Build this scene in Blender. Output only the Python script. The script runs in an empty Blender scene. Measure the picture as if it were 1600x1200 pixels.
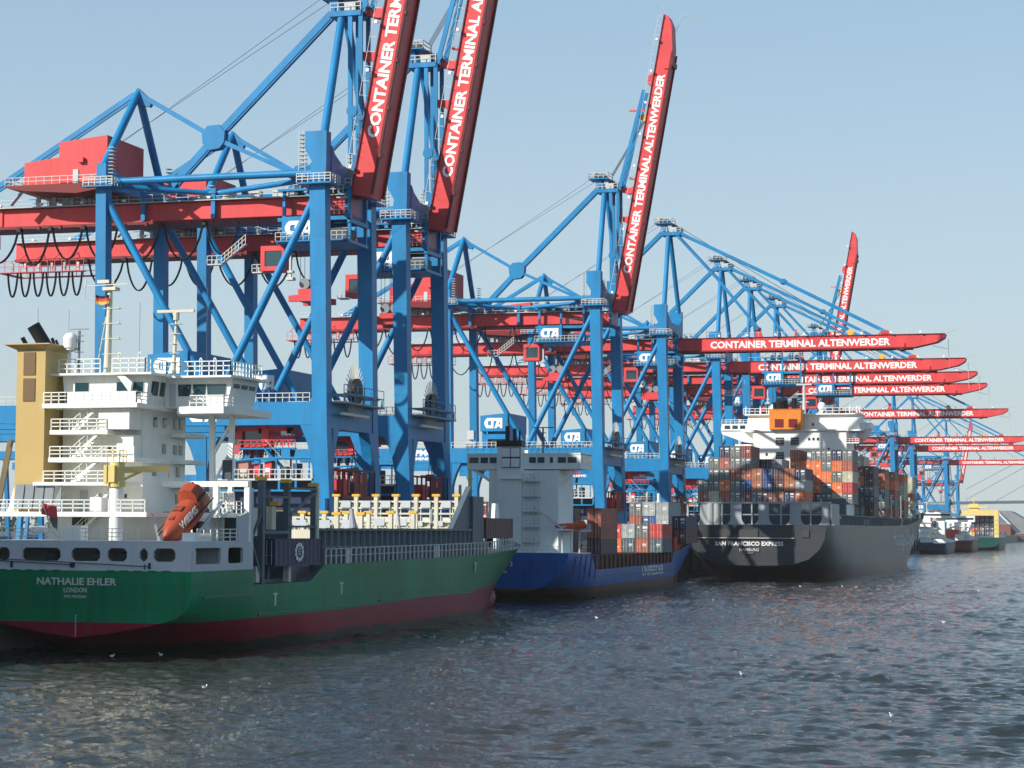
import bpy, math, random
import numpy as np
from mathutils import Vector, Matrix
random.seed(7)
S = bpy.context.scene
COL = S.collection
rad = math.radians

# ---------------------------------------------------------------- camera
F = 3250.0; YAW = rad(16.05); PIT = rad(3.98); ROLL = rad(0.29); CAMH = 11.2
fw = Vector((-math.sin(YAW)*math.cos(PIT), math.cos(YAW)*math.cos(PIT), math.sin(PIT)))
r0 = Vector((math.cos(YAW), math.sin(YAW), 0)); u0 = r0.cross(fw)
rr = r0*math.cos(ROLL)+u0*math.sin(ROLL); uu = -r0*math.sin(ROLL)+u0*math.cos(ROLL)
cd = bpy.data.cameras.new('camera'); cam = bpy.data.objects.new('camera', cd); COL.objects.link(cam)
cd.sensor_width = 36; cd.lens = F/1600*36; cd.clip_start = 0.5; cd.clip_end = 40000
M = Matrix((rr, uu, -fw)).transposed().to_4x4(); M.translation = Vector((0, 0, CAMH))
cam.matrix_world = M; S.camera = cam

# ---------------------------------------------------------------- world, sun, exposure
SUN_AZ = 42.0; SUN_EL = 29.0          # azimuth measured from -Y towards -X
sdir = Vector((-math.sin(rad(SUN_AZ))*math.cos(rad(SUN_EL)), -math.cos(rad(SUN_AZ))*math.cos(rad(SUN_EL)), math.sin(rad(SUN_EL))))
W = bpy.data.worlds.new('World'); S.world = W; W.use_nodes = True
nt = W.node_tree; nt.nodes.clear()
sky = nt.nodes.new('ShaderNodeTexSky'); sky.sky_type = 'NISHITA'; sky.sun_disc = False
sky.sun_elevation = rad(SUN_EL); sky.sun_rotation = math.atan2(sdir.x, sdir.y)
sky.altitude = 0; sky.air_density = 1.0; sky.dust_density = 0.5; sky.ozone_density = 1.6
bg = nt.nodes.new('ShaderNodeBackground'); bg.inputs['Strength'].default_value = 0.085
wo = nt.nodes.new('ShaderNodeOutputWorld')
nt.links.new(sky.outputs[0], bg.inputs[0])
# pale hazy band of air low in the sky, mixed over the Nishita sky by elevation
tcw = nt.nodes.new('ShaderNodeTexCoord'); spw = nt.nodes.new('ShaderNodeSeparateXYZ'); nt.links.new(tcw.outputs['Generated'], spw.inputs[0])
rw = nt.nodes.new('ShaderNodeValToRGB'); rw.color_ramp.interpolation = 'EASE'
rw.color_ramp.elements[0].position = 0.0; rw.color_ramp.elements[0].color = (.315, .375, .385, 1)
rw.color_ramp.elements[1].position = 0.45; rw.color_ramp.elements[1].color = (.16, .30, .46, 1)
for ps, c in ((0.05, (.325, .40, .425, 1)), (0.12, (.322, .423, .485, 1)), (0.25, (.262, .392, .50, 1))):
    e = rw.color_ramp.elements.new(ps); e.color = c
nw = nt.nodes.new('ShaderNodeTexNoise'); nw.inputs['Scale'].default_value = 2.2; nw.inputs['Detail'].default_value = 5; mpw = nt.nodes.new('ShaderNodeMapping'); mpw.inputs['Scale'].default_value = (1, 1, 5)
nt.links.new(tcw.outputs['Generated'], mpw.inputs[0]); nt.links.new(mpw.outputs[0], nw.inputs['Vector'])
mw = nt.nodes.new('ShaderNodeMath'); mw.operation = 'MULTIPLY_ADD'; mw.inputs[1].default_value = 0.05; nt.links.new(nw.outputs['Fac'], mw.inputs[0]); nt.links.new(spw.outputs['Z'], mw.inputs[2])
mw2 = nt.nodes.new('ShaderNodeMath'); mw2.operation = 'SUBTRACT'; mw2.inputs[1].default_value = 0.025; nt.links.new(mw.outputs[0], mw2.inputs[0]); nt.links.new(mw2.outputs[0], rw.inputs[0])
b2 = nt.nodes.new('ShaderNodeBackground'); b2.inputs['Strength'].default_value = 1.0; nt.links.new(rw.outputs[0], b2.inputs[0])
mrw = nt.nodes.new('ShaderNodeMapRange'); mrw.inputs['From Min'].default_value = 0.0; mrw.inputs['From Max'].default_value = 0.6; mrw.inputs['To Min'].default_value = 0.9; mrw.inputs['To Max'].default_value = 0.2
nt.links.new(spw.outputs['Z'], mrw.inputs[0])
mxw = nt.nodes.new('ShaderNodeMixShader'); nt.links.new(mrw.outputs[0], mxw.inputs[0]); nt.links.new(bg.outputs[0], mxw.inputs[1]); nt.links.new(b2.outputs[0], mxw.inputs[2])
nt.links.new(mxw.outputs[0], wo.inputs[0])
sl = bpy.data.lights.new('sun', 'SUN'); sl.energy = 4.0; sl.angle = rad(0.53); sl.color = (1.0, 0.93, 0.82)
so = bpy.data.objects.new('sun', sl); COL.objects.link(so)
so.rotation_euler = sdir.to_track_quat('Z', 'Y').to_euler(); so.location = (0, -100, 300)
S.view_settings.view_transform = 'Standard'; S.view_settings.look = 'None'
S.view_settings.exposure = 0.62; S.view_settings.gamma = 1.0
try:
    S.cycles.volume_bounces = 1; S.cycles.max_bounces = 6; S.cycles.volume_step_rate = 4
except Exception: pass

# ---------------------------------------------------------------- materials
MATS = {}
def newmat(name):
    m = bpy.data.materials.new(name); m.use_nodes = True
    return m, m.node_tree, m.node_tree.nodes['Principled BSDF']
def N(t, typ, **kw):
    n = t.nodes.new(typ)
    for k, v in kw.items(): setattr(n, k, v)
    return n
def paint(name, rgb, rough=0.45, var=0.10, dirt=0.0, dirtc=(0.12, 0.07, 0.04), scale=0.35, streak=True, metal=0.0, bump=0.0, spec=0.28):
    m, t, p = newmat(name)
    tc = N(t, 'ShaderNodeTexCoord'); mp = N(t, 'ShaderNodeMapping')
    mp.inputs['Scale'].default_value = (1, 1, 0.25 if streak else 1)
    no = N(t, 'ShaderNodeTexNoise'); no.inputs['Scale'].default_value = scale; no.inputs['Detail'].default_value = 6; no.inputs['Roughness'].default_value = 0.65
    t.links.new(tc.outputs['Object'], mp.inputs['Vector']); t.links.new(mp.outputs[0], no.inputs['Vector'])
    cr = N(t, 'ShaderNodeValToRGB'); cr.color_ramp.elements[0].position = 0.3; cr.color_ramp.elements[1].position = 0.7
    a = tuple(c*(1-var) for c in rgb)+(1,); b = tuple(min(1, c*(1+var)) for c in rgb)+(1,)
    cr.color_ramp.elements[0].color = a; cr.color_ramp.elements[1].color = b
    t.links.new(no.outputs['Fac'], cr.inputs[0])
    out = cr.outputs[0]
    if dirt > 0:
        n2 = N(t, 'ShaderNodeTexNoise'); n2.inputs['Scale'].default_value = 1.6; n2.inputs['Detail'].default_value = 8
        mp2 = N(t, 'ShaderNodeMapping'); mp2.inputs['Scale'].default_value = (1, 1, 0.12)
        t.links.new(tc.outputs['Object'], mp2.inputs['Vector']); t.links.new(mp2.outputs[0], n2.inputs['Vector'])
        r2 = N(t, 'ShaderNodeValToRGB'); r2.color_ramp.elements[0].position = 0.55; r2.color_ramp.elements[1].position = 0.75
        r2.color_ramp.elements[1].color = (dirt, dirt, dirt, 1)
        mx = N(t, 'ShaderNodeMixRGB'); mx.inputs[2].default_value = dirtc+(1,)
        t.links.new(n2.outputs['Fac'], r2.inputs[0]); t.links.new(r2.outputs[0], mx.inputs[0]); t.links.new(out, mx.inputs[1])
        out = mx.outputs[0]
    t.links.new(out, p.inputs['Base Color'])
    p.inputs['Roughness'].default_value = rough; p.inputs['Metallic'].default_value = metal; p.inputs['Specular IOR Level'].default_value = spec
    if bump > 0:
        bn = N(t, 'ShaderNodeBump'); bn.inputs['Strength'].default_value = bump; bn.inputs['Distance'].default_value = 0.05
        t.links.new(no.outputs['Fac'], bn.inputs['Height']); t.links.new(bn.outputs[0], p.inputs['Normal'])
    MATS[name] = m
    return m
BLUE = paint('crane_blue', (0.010, 0.20, 0.445), 0.42, 0.18, 0.35, (0.05, 0.12, 0.22))
RED = paint('crane_red', (0.64, 0.06, 0.065), 0.45, 0.15, 0.25, (0.28, 0.04, 0.04))
DARKRED = paint('dark_red', (0.16, 0.012, 0.014), 0.5, 0.15)
WHITE = paint('ship_white', (0.84, 0.85, 0.80), 0.4, 0.04, 0.14, (0.45, 0.33, 0.2))
SIGNW = paint('sign_white', (0.86, 0.86, 0.84), 0.4, 0.02)
GREYW = paint('grey_white', (0.50, 0.54, 0.57), 0.5, 0.06, 0.15, (0.25, 0.2, 0.15))
RAIL = paint('galvanised', (0.55, 0.56, 0.53), 0.45, 0.06)
GREY = paint('steel_grey', (0.22, 0.25, 0.28), 0.5, 0.10, 0.15)
DGREY = paint('dark_steel', (0.05, 0.07, 0.09), 0.55, 0.15)
TRIM = paint('slate_steel', (0.085, 0.125, 0.155), 0.5, 0.12, 0.15)
BLACK = paint('black_rubber', (0.012, 0.012, 0.014), 0.5, 0.1)
CREAM = paint('cream_paint', (0.62, 0.60, 0.48), 0.5, 0.08, 0.25, (0.3, 0.2, 0.1))
YELLOW = paint('yellow_paint', (0.72, 0.42, 0.05), 0.45, 0.08)
PALEY = paint('pale_yellow', (0.68, 0.54, 0.20), 0.45, 0.06)
TAN = paint('funnel_tan', (0.50, 0.36, 0.14), 0.5, 0.05, 0.08)
ORANGE = paint('lifeboat_orange', (0.33, 0.060, 0.028), 0.4, 0.10)
FUNNEL = paint('funnel_orange', (0.72, 0.23, 0.03), 0.5, 0.05)
UNDERSHADE = paint('underdeck_shade', (0.02, 0.035, 0.09), 0.5, .1)  # dark navy put in for the shadowed space under the lashing platform
def glassmat(name, rgb, rough=0.06):
    m, t, p = newmat(name); p.inputs['Base Color'].default_value = rgb+(1,); p.inputs['Roughness'].default_value = rough
    p.inputs['Specular IOR Level'].default_value = 0.9; MATS[name] = m; return m
GLASS = glassmat('window_glass', (0.02, 0.06, 0.075))
DARKHOLE = glassmat('dark_opening', (0.015, 0.02, 0.022), 0.7)
def hullmat(name, rgb, boot, z0, slope, ys, wet, spec=0.12, grime=(0.05, 0.05, 0.04), rough=0.36):
    """hull paint above the boot line, antifouling below it and a weedy band at the water; object z and y place the lines"""
    m, t, p = newmat(name); L = t.links.new
    tc = N(t, 'ShaderNodeTexCoord'); sp = N(t, 'ShaderNodeSeparateXYZ'); L(tc.outputs['Object'], sp.inputs[0])
    def math_(op, a, b=None, c=None):
        n = N(t, 'ShaderNodeMath', operation=op)
        for i, v in enumerate((a, b, c)):
            if v is None: continue
            if isinstance(v, (int, float)): n.inputs[i].default_value = v
            else: L(v, n.inputs[i])
        return n.outputs[0]
    def noise(sc, det, scl):
        mp = N(t, 'ShaderNodeMapping'); mp.inputs['Scale'].default_value = scl; L(tc.outputs['Object'], mp.inputs['Vector'])
        n = N(t, 'ShaderNodeTexNoise'); n.inputs['Scale'].default_value = sc; n.inputs['Detail'].default_value = det; L(mp.outputs[0], n.inputs['Vector']); return n.outputs['Fac']
    line = math_('MULTIPLY_ADD', math_('MAXIMUM', math_('SUBTRACT', sp.outputs['Y'], ys), 0.0), slope, z0)
    below = math_('LESS_THAN', sp.outputs['Z'], line)
    n1 = noise(0.12, 6, (1, 1, .35)); n2 = noise(1.3, 8, (1, 1, .08)); n3 = noise(0.7, 8, (1, 1, 1.6))
    def mix(f, c1, c2):
        x = N(t, 'ShaderNodeMixRGB')
        L(f, x.inputs[0])
        for i, c in ((1, c1), (2, c2)):
            if isinstance(c, tuple): x.inputs[i].default_value = c+(1,)
            else: L(c, x.inputs[i])
        return x.outputs[0]
    def mr(v, a, b_, c=0., d=1.):
        x = N(t, 'ShaderNodeMapRange'); L(v, x.inputs[0]); x.inputs[1].default_value = a; x.inputs[2].default_value = b_; x.inputs[3].default_value = c; x.inputs[4].default_value = d; return x.outputs[0]
    up = mix(mr(n1, .35, .65), tuple(c*.82 for c in rgb), tuple(c*1.16 for c in rgb))
    up = mix(mr(n2, .55, .8, 0, .5), up, grime)
    cx_ = N(t, 'ShaderNodeCombineXYZ'); L(math_('ADD', sp.outputs['X'], sp.outputs['Y']), cx_.inputs[0]); L(sp.outputs['Z'], cx_.inputs[1])
    bk = N(t, 'ShaderNodeTexBrick'); bk.inputs['Scale'].default_value = 1; bk.inputs['Brick Width'].default_value = 8.3; bk.inputs['Row Height'].default_value = 2.1; bk.inputs['Mortar Size'].default_value = .035; bk.inputs['Mortar Smooth'].default_value = .5
    bk.inputs['Color1'].default_value = (1, 1, 1, 1); bk.inputs['Color2'].default_value = (.86, .86, .86, 1); bk.inputs['Mortar'].default_value = (.62, .62, .62, 1); L(cx_.outputs[0], bk.inputs['Vector'])
    mu_ = N(t, 'ShaderNodeMixRGB', blend_type='MULTIPLY'); mu_.inputs[0].default_value = 1; L(up, mu_.inputs[1]); L(bk.outputs['Color'], mu_.inputs[2]); up = mu_.outputs[0]
    up = mix(mr(noise(1.9, 6, (1, 1, .045)), .60, .80, 0, .55), up, (.13, .07, .035))
    lo = mix(mr(n1, .3, .7), tuple(c*.8 for c in boot), tuple(c*1.2 for c in boot))
    lo = mix(mr(n2, .5, .8, 0, .5), lo, (.08, .06, .05))
    edge = math_('ADD', sp.outputs['Z'], math_('MULTIPLY', n3, 1.6))
    lo = mix(mr(edge, wet+.75, wet+1.0, 1, 0), lo, (.036, .030, .016))  # weed band, its colour deepened to stand for shade under the stern
    L(mix(below, up, lo), p.inputs['Base Color']); p.inputs['Roughness'].default_value = rough; p.inputs['Specular IOR Level'].default_value = spec
    bn = N(t, 'ShaderNodeBump'); bn.inputs['Strength'].default_value = .35; bn.inputs['Distance'].default_value = .08; L(noise(.28, 3, (1, 1, .6)), bn.inputs['Height']); L(bn.outputs[0], p.inputs['Normal'])
    MATS[name] = m; return m
HGREEN = hullmat('hull_green', (0.0, 0.215, 0.09), (0.26, 0.008, 0.025), 2.95, .0145, 37, 0.9, .10, (.004, .05, .04))
HBLUE = hullmat('hull_blue', (0.001, 0.095, 0.36), (0.10, 0.035, 0.025), 2.0, .006, 10, 0.9, .10, (.01, .02, .06))
HGREY = hullmat('hull_brown_grey', (0.048, 0.054, 0.064), (0.075, 0.016, 0.022), 3.1, 0, 0, 0.4, .16, (.09, .07, .06))
STRAKE = paint('strake_green', (0.003, 0.13, 0.075), 0.4, .1)
BOOT1 = paint('boot_red', (0.26, 0.02, 0.035), .5, .2); BOOT2 = BOOT1; BOOT3 = paint('boot_dark_red', (.10, .02, .03), .5, .2)
def contmat():
    m, t, p = newmat('container_paint')
    oi = N(t, 'ShaderNodeObjectInfo'); tc = N(t, 'ShaderNodeTexCoord')
    no = N(t, 'ShaderNodeTexNoise'); no.inputs['Scale'].default_value = 0.9; no.inputs['Detail'].default_value = 7
    ad = N(t, 'ShaderNodeVectorMath', operation='ADD'); t.links.new(tc.outputs['Object'], ad.inputs[0]); 
    cx = N(t, 'ShaderNodeCombineXYZ'); ml = N(t, 'ShaderNodeMath', operation='MULTIPLY'); ml.inputs[1].default_value = 90
    t.links.new(oi.outputs['Random'], ml.inputs[0]); t.links.new(ml.outputs[0], cx.inputs[0]); t.links.new(cx.outputs[0], ad.inputs[1])
    t.links.new(ad.outputs[0], no.inputs['Vector'])
    mr = N(t, 'ShaderNodeMapRange'); mr.inputs['To Min'].default_value = 0.68; mr.inputs['To Max'].default_value = 1.2
    mr.inputs['From Min'].default_value = 0.3; mr.inputs['From Max'].default_value = 0.7
    t.links.new(no.outputs['Fac'], mr.inputs['Value'])
    mx = N(t, 'ShaderNodeVectorMath', operation='SCALE'); t.links.new(oi.outputs['Color'], mx.inputs[0]); t.links.new(mr.outputs[0], mx.inputs['Scale'])
    t.links.new(mx.outputs[0], p.inputs['Base Color']); p.inputs['Roughness'].default_value = 0.55
    return m
CONT = contmat()

# ---------------------------------------------------------------- mesh builder
class MB:
    def __init__(s): s.v = []; s.f = []; s.m = []; s.cur = 0
    def add(s, vs, fs, mi=None):
        o = len(s.v); s.v += [tuple(v) for v in vs]; s.f += [tuple(i+o for i in f) for f in fs]; s.m += [s.cur if mi is None else mi]*len(fs); return s
    def box(s, x0, x1, y0, y1, z0, z1, mi=None):
        v = [(x0,y0,z0),(x1,y0,z0),(x1,y1,z0),(x0,y1,z0),(x0,y0,z1),(x1,y0,z1),(x1,y1,z1),(x0,y1,z1)]
        return s.add(v, [(0,3,2,1),(4,5,6,7),(0,1,5,4),(1,2,6,5),(2,3,7,6),(3,0,4,7)], mi)
    def taper(s, a, b, mi=None):      # a,b = (x0,x1,y0,y1,z) lower and upper rectangles
        v = [(a[0],a[2],a[4]),(a[1],a[2],a[4]),(a[1],a[3],a[4]),(a[0],a[3],a[4]),(b[0],b[2],b[4]),(b[1],b[2],b[4]),(b[1],b[3],b[4]),(b[0],b[3],b[4])]
        return s.add(v, [(0,3,2,1),(4,5,6,7),(0,1,5,4),(1,2,6,5),(2,3,7,6),(3,0,4,7)], mi)
    def beam(s, p, q, w, h, mi=None, up=(0,0,1)):
        p = Vector(p); q = Vector(q); d = (q-p).normalized(); up = Vector(up)
        if abs(d.dot(up)) > 0.99: up = Vector((0,1,0))
        a = d.cross(up).normalized()*w/2; b = a.cross(d).normalized()*h/2
        v = [p-a-b, p+a-b, p+a+b, p-a+b, q-a-b, q+a-b, q+a+b, q-a+b]
        return s.add(v, [(0,3,2,1),(4,5,6,7),(0,1,5,4),(1,2,6,5),(2,3,7,6),(3,0,4,7)], mi)
    def tube(s, p, q, r, n=10, r2=None, mi=None):
        p = Vector(p); q = Vector(q); d = (q-p).normalized(); up = Vector((0,0,1)) if abs(d.z) < 0.95 else Vector((0,1,0))
        a = d.cross(up).normalized(); b = a.cross(d); r2 = r if r2 is None else r2
        v = [p+(a*math.cos(2*math.pi*i/n)+b*math.sin(2*math.pi*i/n))*r for i in range(n)]+[q+(a*math.cos(2*math.pi*i/n)+b*math.sin(2*math.pi*i/n))*r2 for i in range(n)]
        f = [(i, (i+1)%n, n+(i+1)%n, n+i) for i in range(n)]+[tuple(range(n))[::-1], tuple(range(n, 2*n))]
        return s.add(v, f, mi)
    def path(s, pts, r, n=6, mi=None):
        for a, b in zip(pts[:-1], pts[1:]): s.tube(a, b, r, n, mi=mi)
        return s
    def prism(s, poly, axis, a, b, mi=None):   # poly 2d; axis 'y': (x,z) extruded in y; 'x': (y,z) in x; 'z': (x,y) in z
        n = len(poly)
        def pt(p, t): return (p[0], t, p[1]) if axis == 'y' else ((t, p[0], p[1]) if axis == 'x' else (p[0], p[1], t))
        v = [pt(p, a) for p in poly]+[pt(p, b) for p in poly]
        f = [(i, (i+1)%n, n+(i+1)%n, n+i) for i in range(n)]+[tuple(range(n))[::-1], tuple(range(n, 2*n))]
        return s.add(v, f, mi)
    def rail(s, pts, h=1.05, sp=1.5, r=0.035, bars=2, mi=None):
        for a, b in zip(pts[:-1], pts[1:]):
            a = Vector(a); b = Vector(b); L = (b-a).length; n = max(1, round(L/sp))
            for k in range(1, bars+1):
                z = Vector((0, 0, h*k/bars)); s.beam(a+z, b+z, 2*r, 2*r, mi)
            for i in range(n+1):
                p = a.lerp(b, i/n); s.beam(p, p+Vector((0, 0, h)), 2*r, 2*r, mi)
        return s
    def sphere(s, c, r, nu=14, nv=8, zs=1.0, mi=None):
        v = []; f = []
        for j in range(nv+1):
            t = math.pi*j/nv
            for i in range(nu): v.append((c[0]+r*math.sin(t)*math.cos(2*math.pi*i/nu), c[1]+r*math.sin(t)*math.sin(2*math.pi*i/nu), c[2]+r*zs*math.cos(t)))
        for j in range(nv):
            for i in range(nu): f.append((j*nu+i, j*nu+(i+1)%nu, (j+1)*nu+(i+1)%nu, (j+1)*nu+i)[::-1])
        return s.add(v, f, mi)
    def build(s, name, mats, parent=None, off=(0,0,0), smooth=False):
        me = bpy.data.meshes.new(name)
        vs = [(v[0]-off[0], v[1]-off[1], v[2]-off[2]) for v in s.v]
        me.from_pydata(vs, [], s.f)
        if not isinstance(mats, (list, tuple)): mats = [mats]
        for m in mats: me.materials.append(m)
        me.polygons.foreach_set('material_index', s.m)
        me.update(); me.validate()
        import bmesh
        bm = bmesh.new(); bm.from_mesh(me); bmesh.ops.recalc_face_normals(bm, faces=bm.faces[:]); bm.to_mesh(me); bm.free()
        if smooth:
            me.polygons.foreach_set('use_smooth', [True]*len(me.polygons))
            try: me.set_sharp_from_angle(angle=rad(40))
            except Exception: pass
        o = bpy.data.objects.new(name, me); COL.objects.link(o)
        if parent is not None: o.parent = parent
        return o
def tag(o, label=None, cat=None, group=None, kind=None):
    if label: o['label'] = label
    if cat: o['category'] = cat
    if group: o['group'] = group
    if kind: o['kind'] = kind
    return o
def empty(name, loc, rz=0):
    o = bpy.data.objects.new(name, None); COL.objects.link(o); o.location = loc; o.rotation_euler = (0, 0, rz); o.empty_display_size = 0.5
    return o
def copy_tree(o, parent=None):
    c = o.copy(); COL.objects.link(c); c.parent = parent
    for ch in list(o.children): copy_tree(ch, c)
    return c
_tc = {}
def text(name, s, mat, parent, width=None, height=1.0, origin=(0,0,0), rot=(rad(90),0,0), depth=0.04, bold=0.03, shear=0.0, off=(0,0,0), center=False):
    cu = bpy.data.curves.new(name, 'FONT'); cu.body = s; cu.size = 1.0; cu.offset = bold; cu.shear = shear; cu.extrude = 0.5; cu.resolution_u = 2
    to = bpy.data.objects.new('tmp_text', cu); COL.objects.link(to)
    dg = bpy.context.evaluated_depsgraph_get(); me = bpy.data.meshes.new_from_object(to.evaluated_get(dg))
    bpy.data.objects.remove(to); bpy.data.curves.remove(cu)
    n = len(me.vertices); co = np.empty(n*3, 'f'); me.vertices.foreach_get('co', co); co = co.reshape(-1, 3)
    mn = co.min(0); mxx = co.max(0); h = height/(mxx[1]-mn[1]); w = (width/(mxx[0]-mn[0])) if width else h
    co[:, 0] = (co[:, 0]-mn[0])*w; co[:, 1] = (co[:, 1]-mn[1])*h; co[:, 2] = co[:, 2]*depth
    if center: co[:, 0] -= co[:, 0].max()/2
    Rm = Matrix.Identity(3)
    from mathutils import Euler
    Rm = Euler(rot).to_matrix()
    co = co@np.array(Rm).T + np.array(origin, 'f') - np.array(off, 'f')
    me.vertices.foreach_set('co', co.ravel()); me.materials.clear(); me.materials.append(mat); me.update()
    me.name = name
    o = bpy.data.objects.new(name, me); COL.objects.link(o)
    if parent is not None: o.parent = parent
    return o
def loft(mb, rings, close=False, mi=0, caps=True):
    n = len(rings[0]); o = len(mb.v)
    v = [p for r in rings for p in r]; f = []
    for j in range(len(rings)-1):
        for i in range(n if close else n-1):
            f.append((j*n+i, j*n+(i+1)%n, (j+1)*n+(i+1)%n, (j+1)*n+i))
    if caps: f += [tuple(range(n))[::-1], tuple(range((len(rings)-1)*n, len(rings)*n))]
    mb.add(v, f, mi)

# ---------------------------------------------------------------- water, ground
def build_water():
    m, t, p = newmat('river_water')
    p.inputs['Base Color'].default_value = (0.026, 0.032, 0.028, 1); p.inputs['Roughness'].default_value = 0.05
    p.inputs['IOR'].default_value = 1.33
    tc = N(t, 'ShaderNodeTexCoord')
    mp = N(t, 'ShaderNodeMapping'); mp.inputs['Rotation'].default_value = (0, 0, rad(18)); mp.inputs['Scale'].default_value = (0.7, 1.5, 1)
    t.links.new(tc.outputs['Object'], mp.inputs['Vector'])
    h = None
    for sc, w in ((0.9, 0.30), (2.6, 0.16), (7.5, 0.055)):
        n = N(t, 'ShaderNodeTexNoise'); n.inputs['Scale'].default_value = sc; n.inputs['Detail'].default_value = 3; n.inputs['Distortion'].default_value = 0.5
        t.links.new(mp.outputs[0], n.inputs['Vector'])
        mu = N(t, 'ShaderNodeMath', operation='MULTIPLY'); mu.inputs[1].default_value = w; t.links.new(n.outputs['Fac'], mu.inputs[0])
        if h is None: h = mu.outputs[0]
        else:
            ad = N(t, 'ShaderNodeMath', operation='ADD'); t.links.new(h, ad.inputs[0]); t.links.new(mu.outputs[0], ad.inputs[1]); h = ad.outputs[0]
    b = N(t, 'ShaderNodeBump'); b.inputs['Strength'].default_value = 1.0; b.inputs['Distance'].default_value = 0.45
    t.links.new(h, b.inputs['Height']); t.links.new(b.outputs[0], p.inputs['Normal'])
    # large patches of smoother and rougher wind-blown water
    pn = N(t, 'ShaderNodeTexNoise'); pn.inputs['Scale'].default_value = 0.02; pn.inputs['Detail'].default_value = 4
    mp2 = N(t, 'ShaderNodeMapping'); mp2.inputs['Scale'].default_value = (0.35, 1.4, 1); t.links.new(tc.outputs['Object'], mp2.inputs['Vector']); t.links.new(mp2.outputs[0], pn.inputs['Vector'])
    mr = N(t, 'ShaderNodeMapRange'); mr.inputs['From Min'].default_value = 0.35; mr.inputs['From Max'].default_value = 0.65; mr.inputs['To Min'].default_value = 0.55; mr.inputs['To Max'].default_value = 1.0
    t.links.new(pn.outputs['Fac'], mr.inputs['Value']); t.links.new(mr.outputs[0], b.inputs['Strength'])
    # grid: fine near, coarse far
    ys = [40.0]
    while ys[-1] < 1250: ys.append(ys[-1]+0.14+ys[-1]*0.0026)
    while ys[-1] < 6000: ys.append(ys[-1]*1.08)
    ys = np.array([-3000, -500, 0]+ys+[9000, 20000.0])
    t_ = np.linspace(-0.62, 0.12, 640)
    cor = t_
    Y, T = np.meshgrid(ys, cor, indexing='ij')
    X = np.where(Y > 40, Y*T, 40*T)
    # widen the two outermost columns so the sheet reaches the horizon both sides
    X[:, 0] = -15000; X[:, -1] = 15000
    rs = np.random.RandomState(3); Z = np.zeros_like(X)
    for i in range(44):
        L = 0.8*(1.105**i) if i < 22 else rs.uniform(0.9, 3.6)
        a = rs.normal(rad(78), 0.40); k = 2*math.pi/L
        amp = 0.0175*L**0.40
        ph = rs.uniform(0, 6.28)
        w = np.sin(k*(X*math.cos(a)+Y*math.sin(a))+ph+1.3*np.sin(0.13*X+0.08*Y+i)+0.7*np.sin(.31*X-.27*Y+2*i))
        Z += amp*(1-2*np.abs(w)**1.4+.6)*.6 if i % 2 else amp*w
    gust = 0.9+0.2*np.sin(.045*X+.11*Y+1)*np.sin(.021*X-.05*Y)
    Z = (Z-Z.mean())*gust
    fade = np.clip((1250-Y)/900, 0, 1)*(Y > 45)
    Z = Z*fade*1.0
    Z[:, 0] = 0; Z[:, -1] = 0
    nr, nc = X.shape
    co = np.stack([X, Y, Z], -1).reshape(-1, 3).astype('f')
    me = bpy.data.meshes.new('water')
    idx = np.arange(nr*nc).reshape(nr, nc)
    q = np.stack([idx[:-1, :-1], idx[:-1, 1:], idx[1:, 1:], idx[1:, :-1]], -1).reshape(-1, 4)
    me.vertices.add(len(co)); me.vertices.foreach_set('co', co.ravel())
    me.loops.add(q.size); me.loops.foreach_set('vertex_index', q.ravel().astype('i'))
    me.polygons.add(len(q)); me.polygons.foreach_set('loop_start', (np.arange(len(q))*4).astype('i'))
    me.polygons.foreach_set('loop_total', np.full(len(q), 4, 'i')); me.polygons.foreach_set('use_smooth', np.ones(len(q), bool))
    me.update(); me.validate(); me.materials.append(m)
    o = bpy.data.objects.new('water', me); COL.objects.link(o); tag(o, kind='structure')
build_water()
CONC = paint('quay_concrete', (0.27, 0.26, 0.24), 0.8, 0.15, 0.3, (0.10, 0.09, 0.08), 0.2, streak=False)
ASPH = paint('terminal_asphalt', (0.11, 0.11, 0.11), 0.85, 0.2, 0.2, (0.05, 0.05, 0.05), 0.05, streak=False)
SOIL = paint('far_bank_ground', (0.08, 0.09, 0.05), 0.9, 0.3, streak=False, scale=0.01)
MB().box(-6000, -97, -600, 3000, -6, 7.0).build('ground', ASPH)['kind'] = 'structure'
b = MB(); b.box(-97, -96.4, -600, 2300, -5, 7.1)
for i in range(0, 150): b.box(-96.4, -95.9, -100+i*14, -99+i*14, 0.8, 6.6, 1)
b.build('quay_wall', [CONC, BLACK])['kind'] = 'structure'
b = MB(); b.box(-6000, 9000, 2300, 15000, -3, 2.4); b.build('far_bank', SOIL)['kind'] = 'structure'
b = MB()
for x in (-99.3, -98.5, -130.6, -129.8): b.box(x-.08, x+.08, -300, 2200, 7.004, 7.10)
tag(b.build('crane_rails', DGREY), kind='structure')

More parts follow.
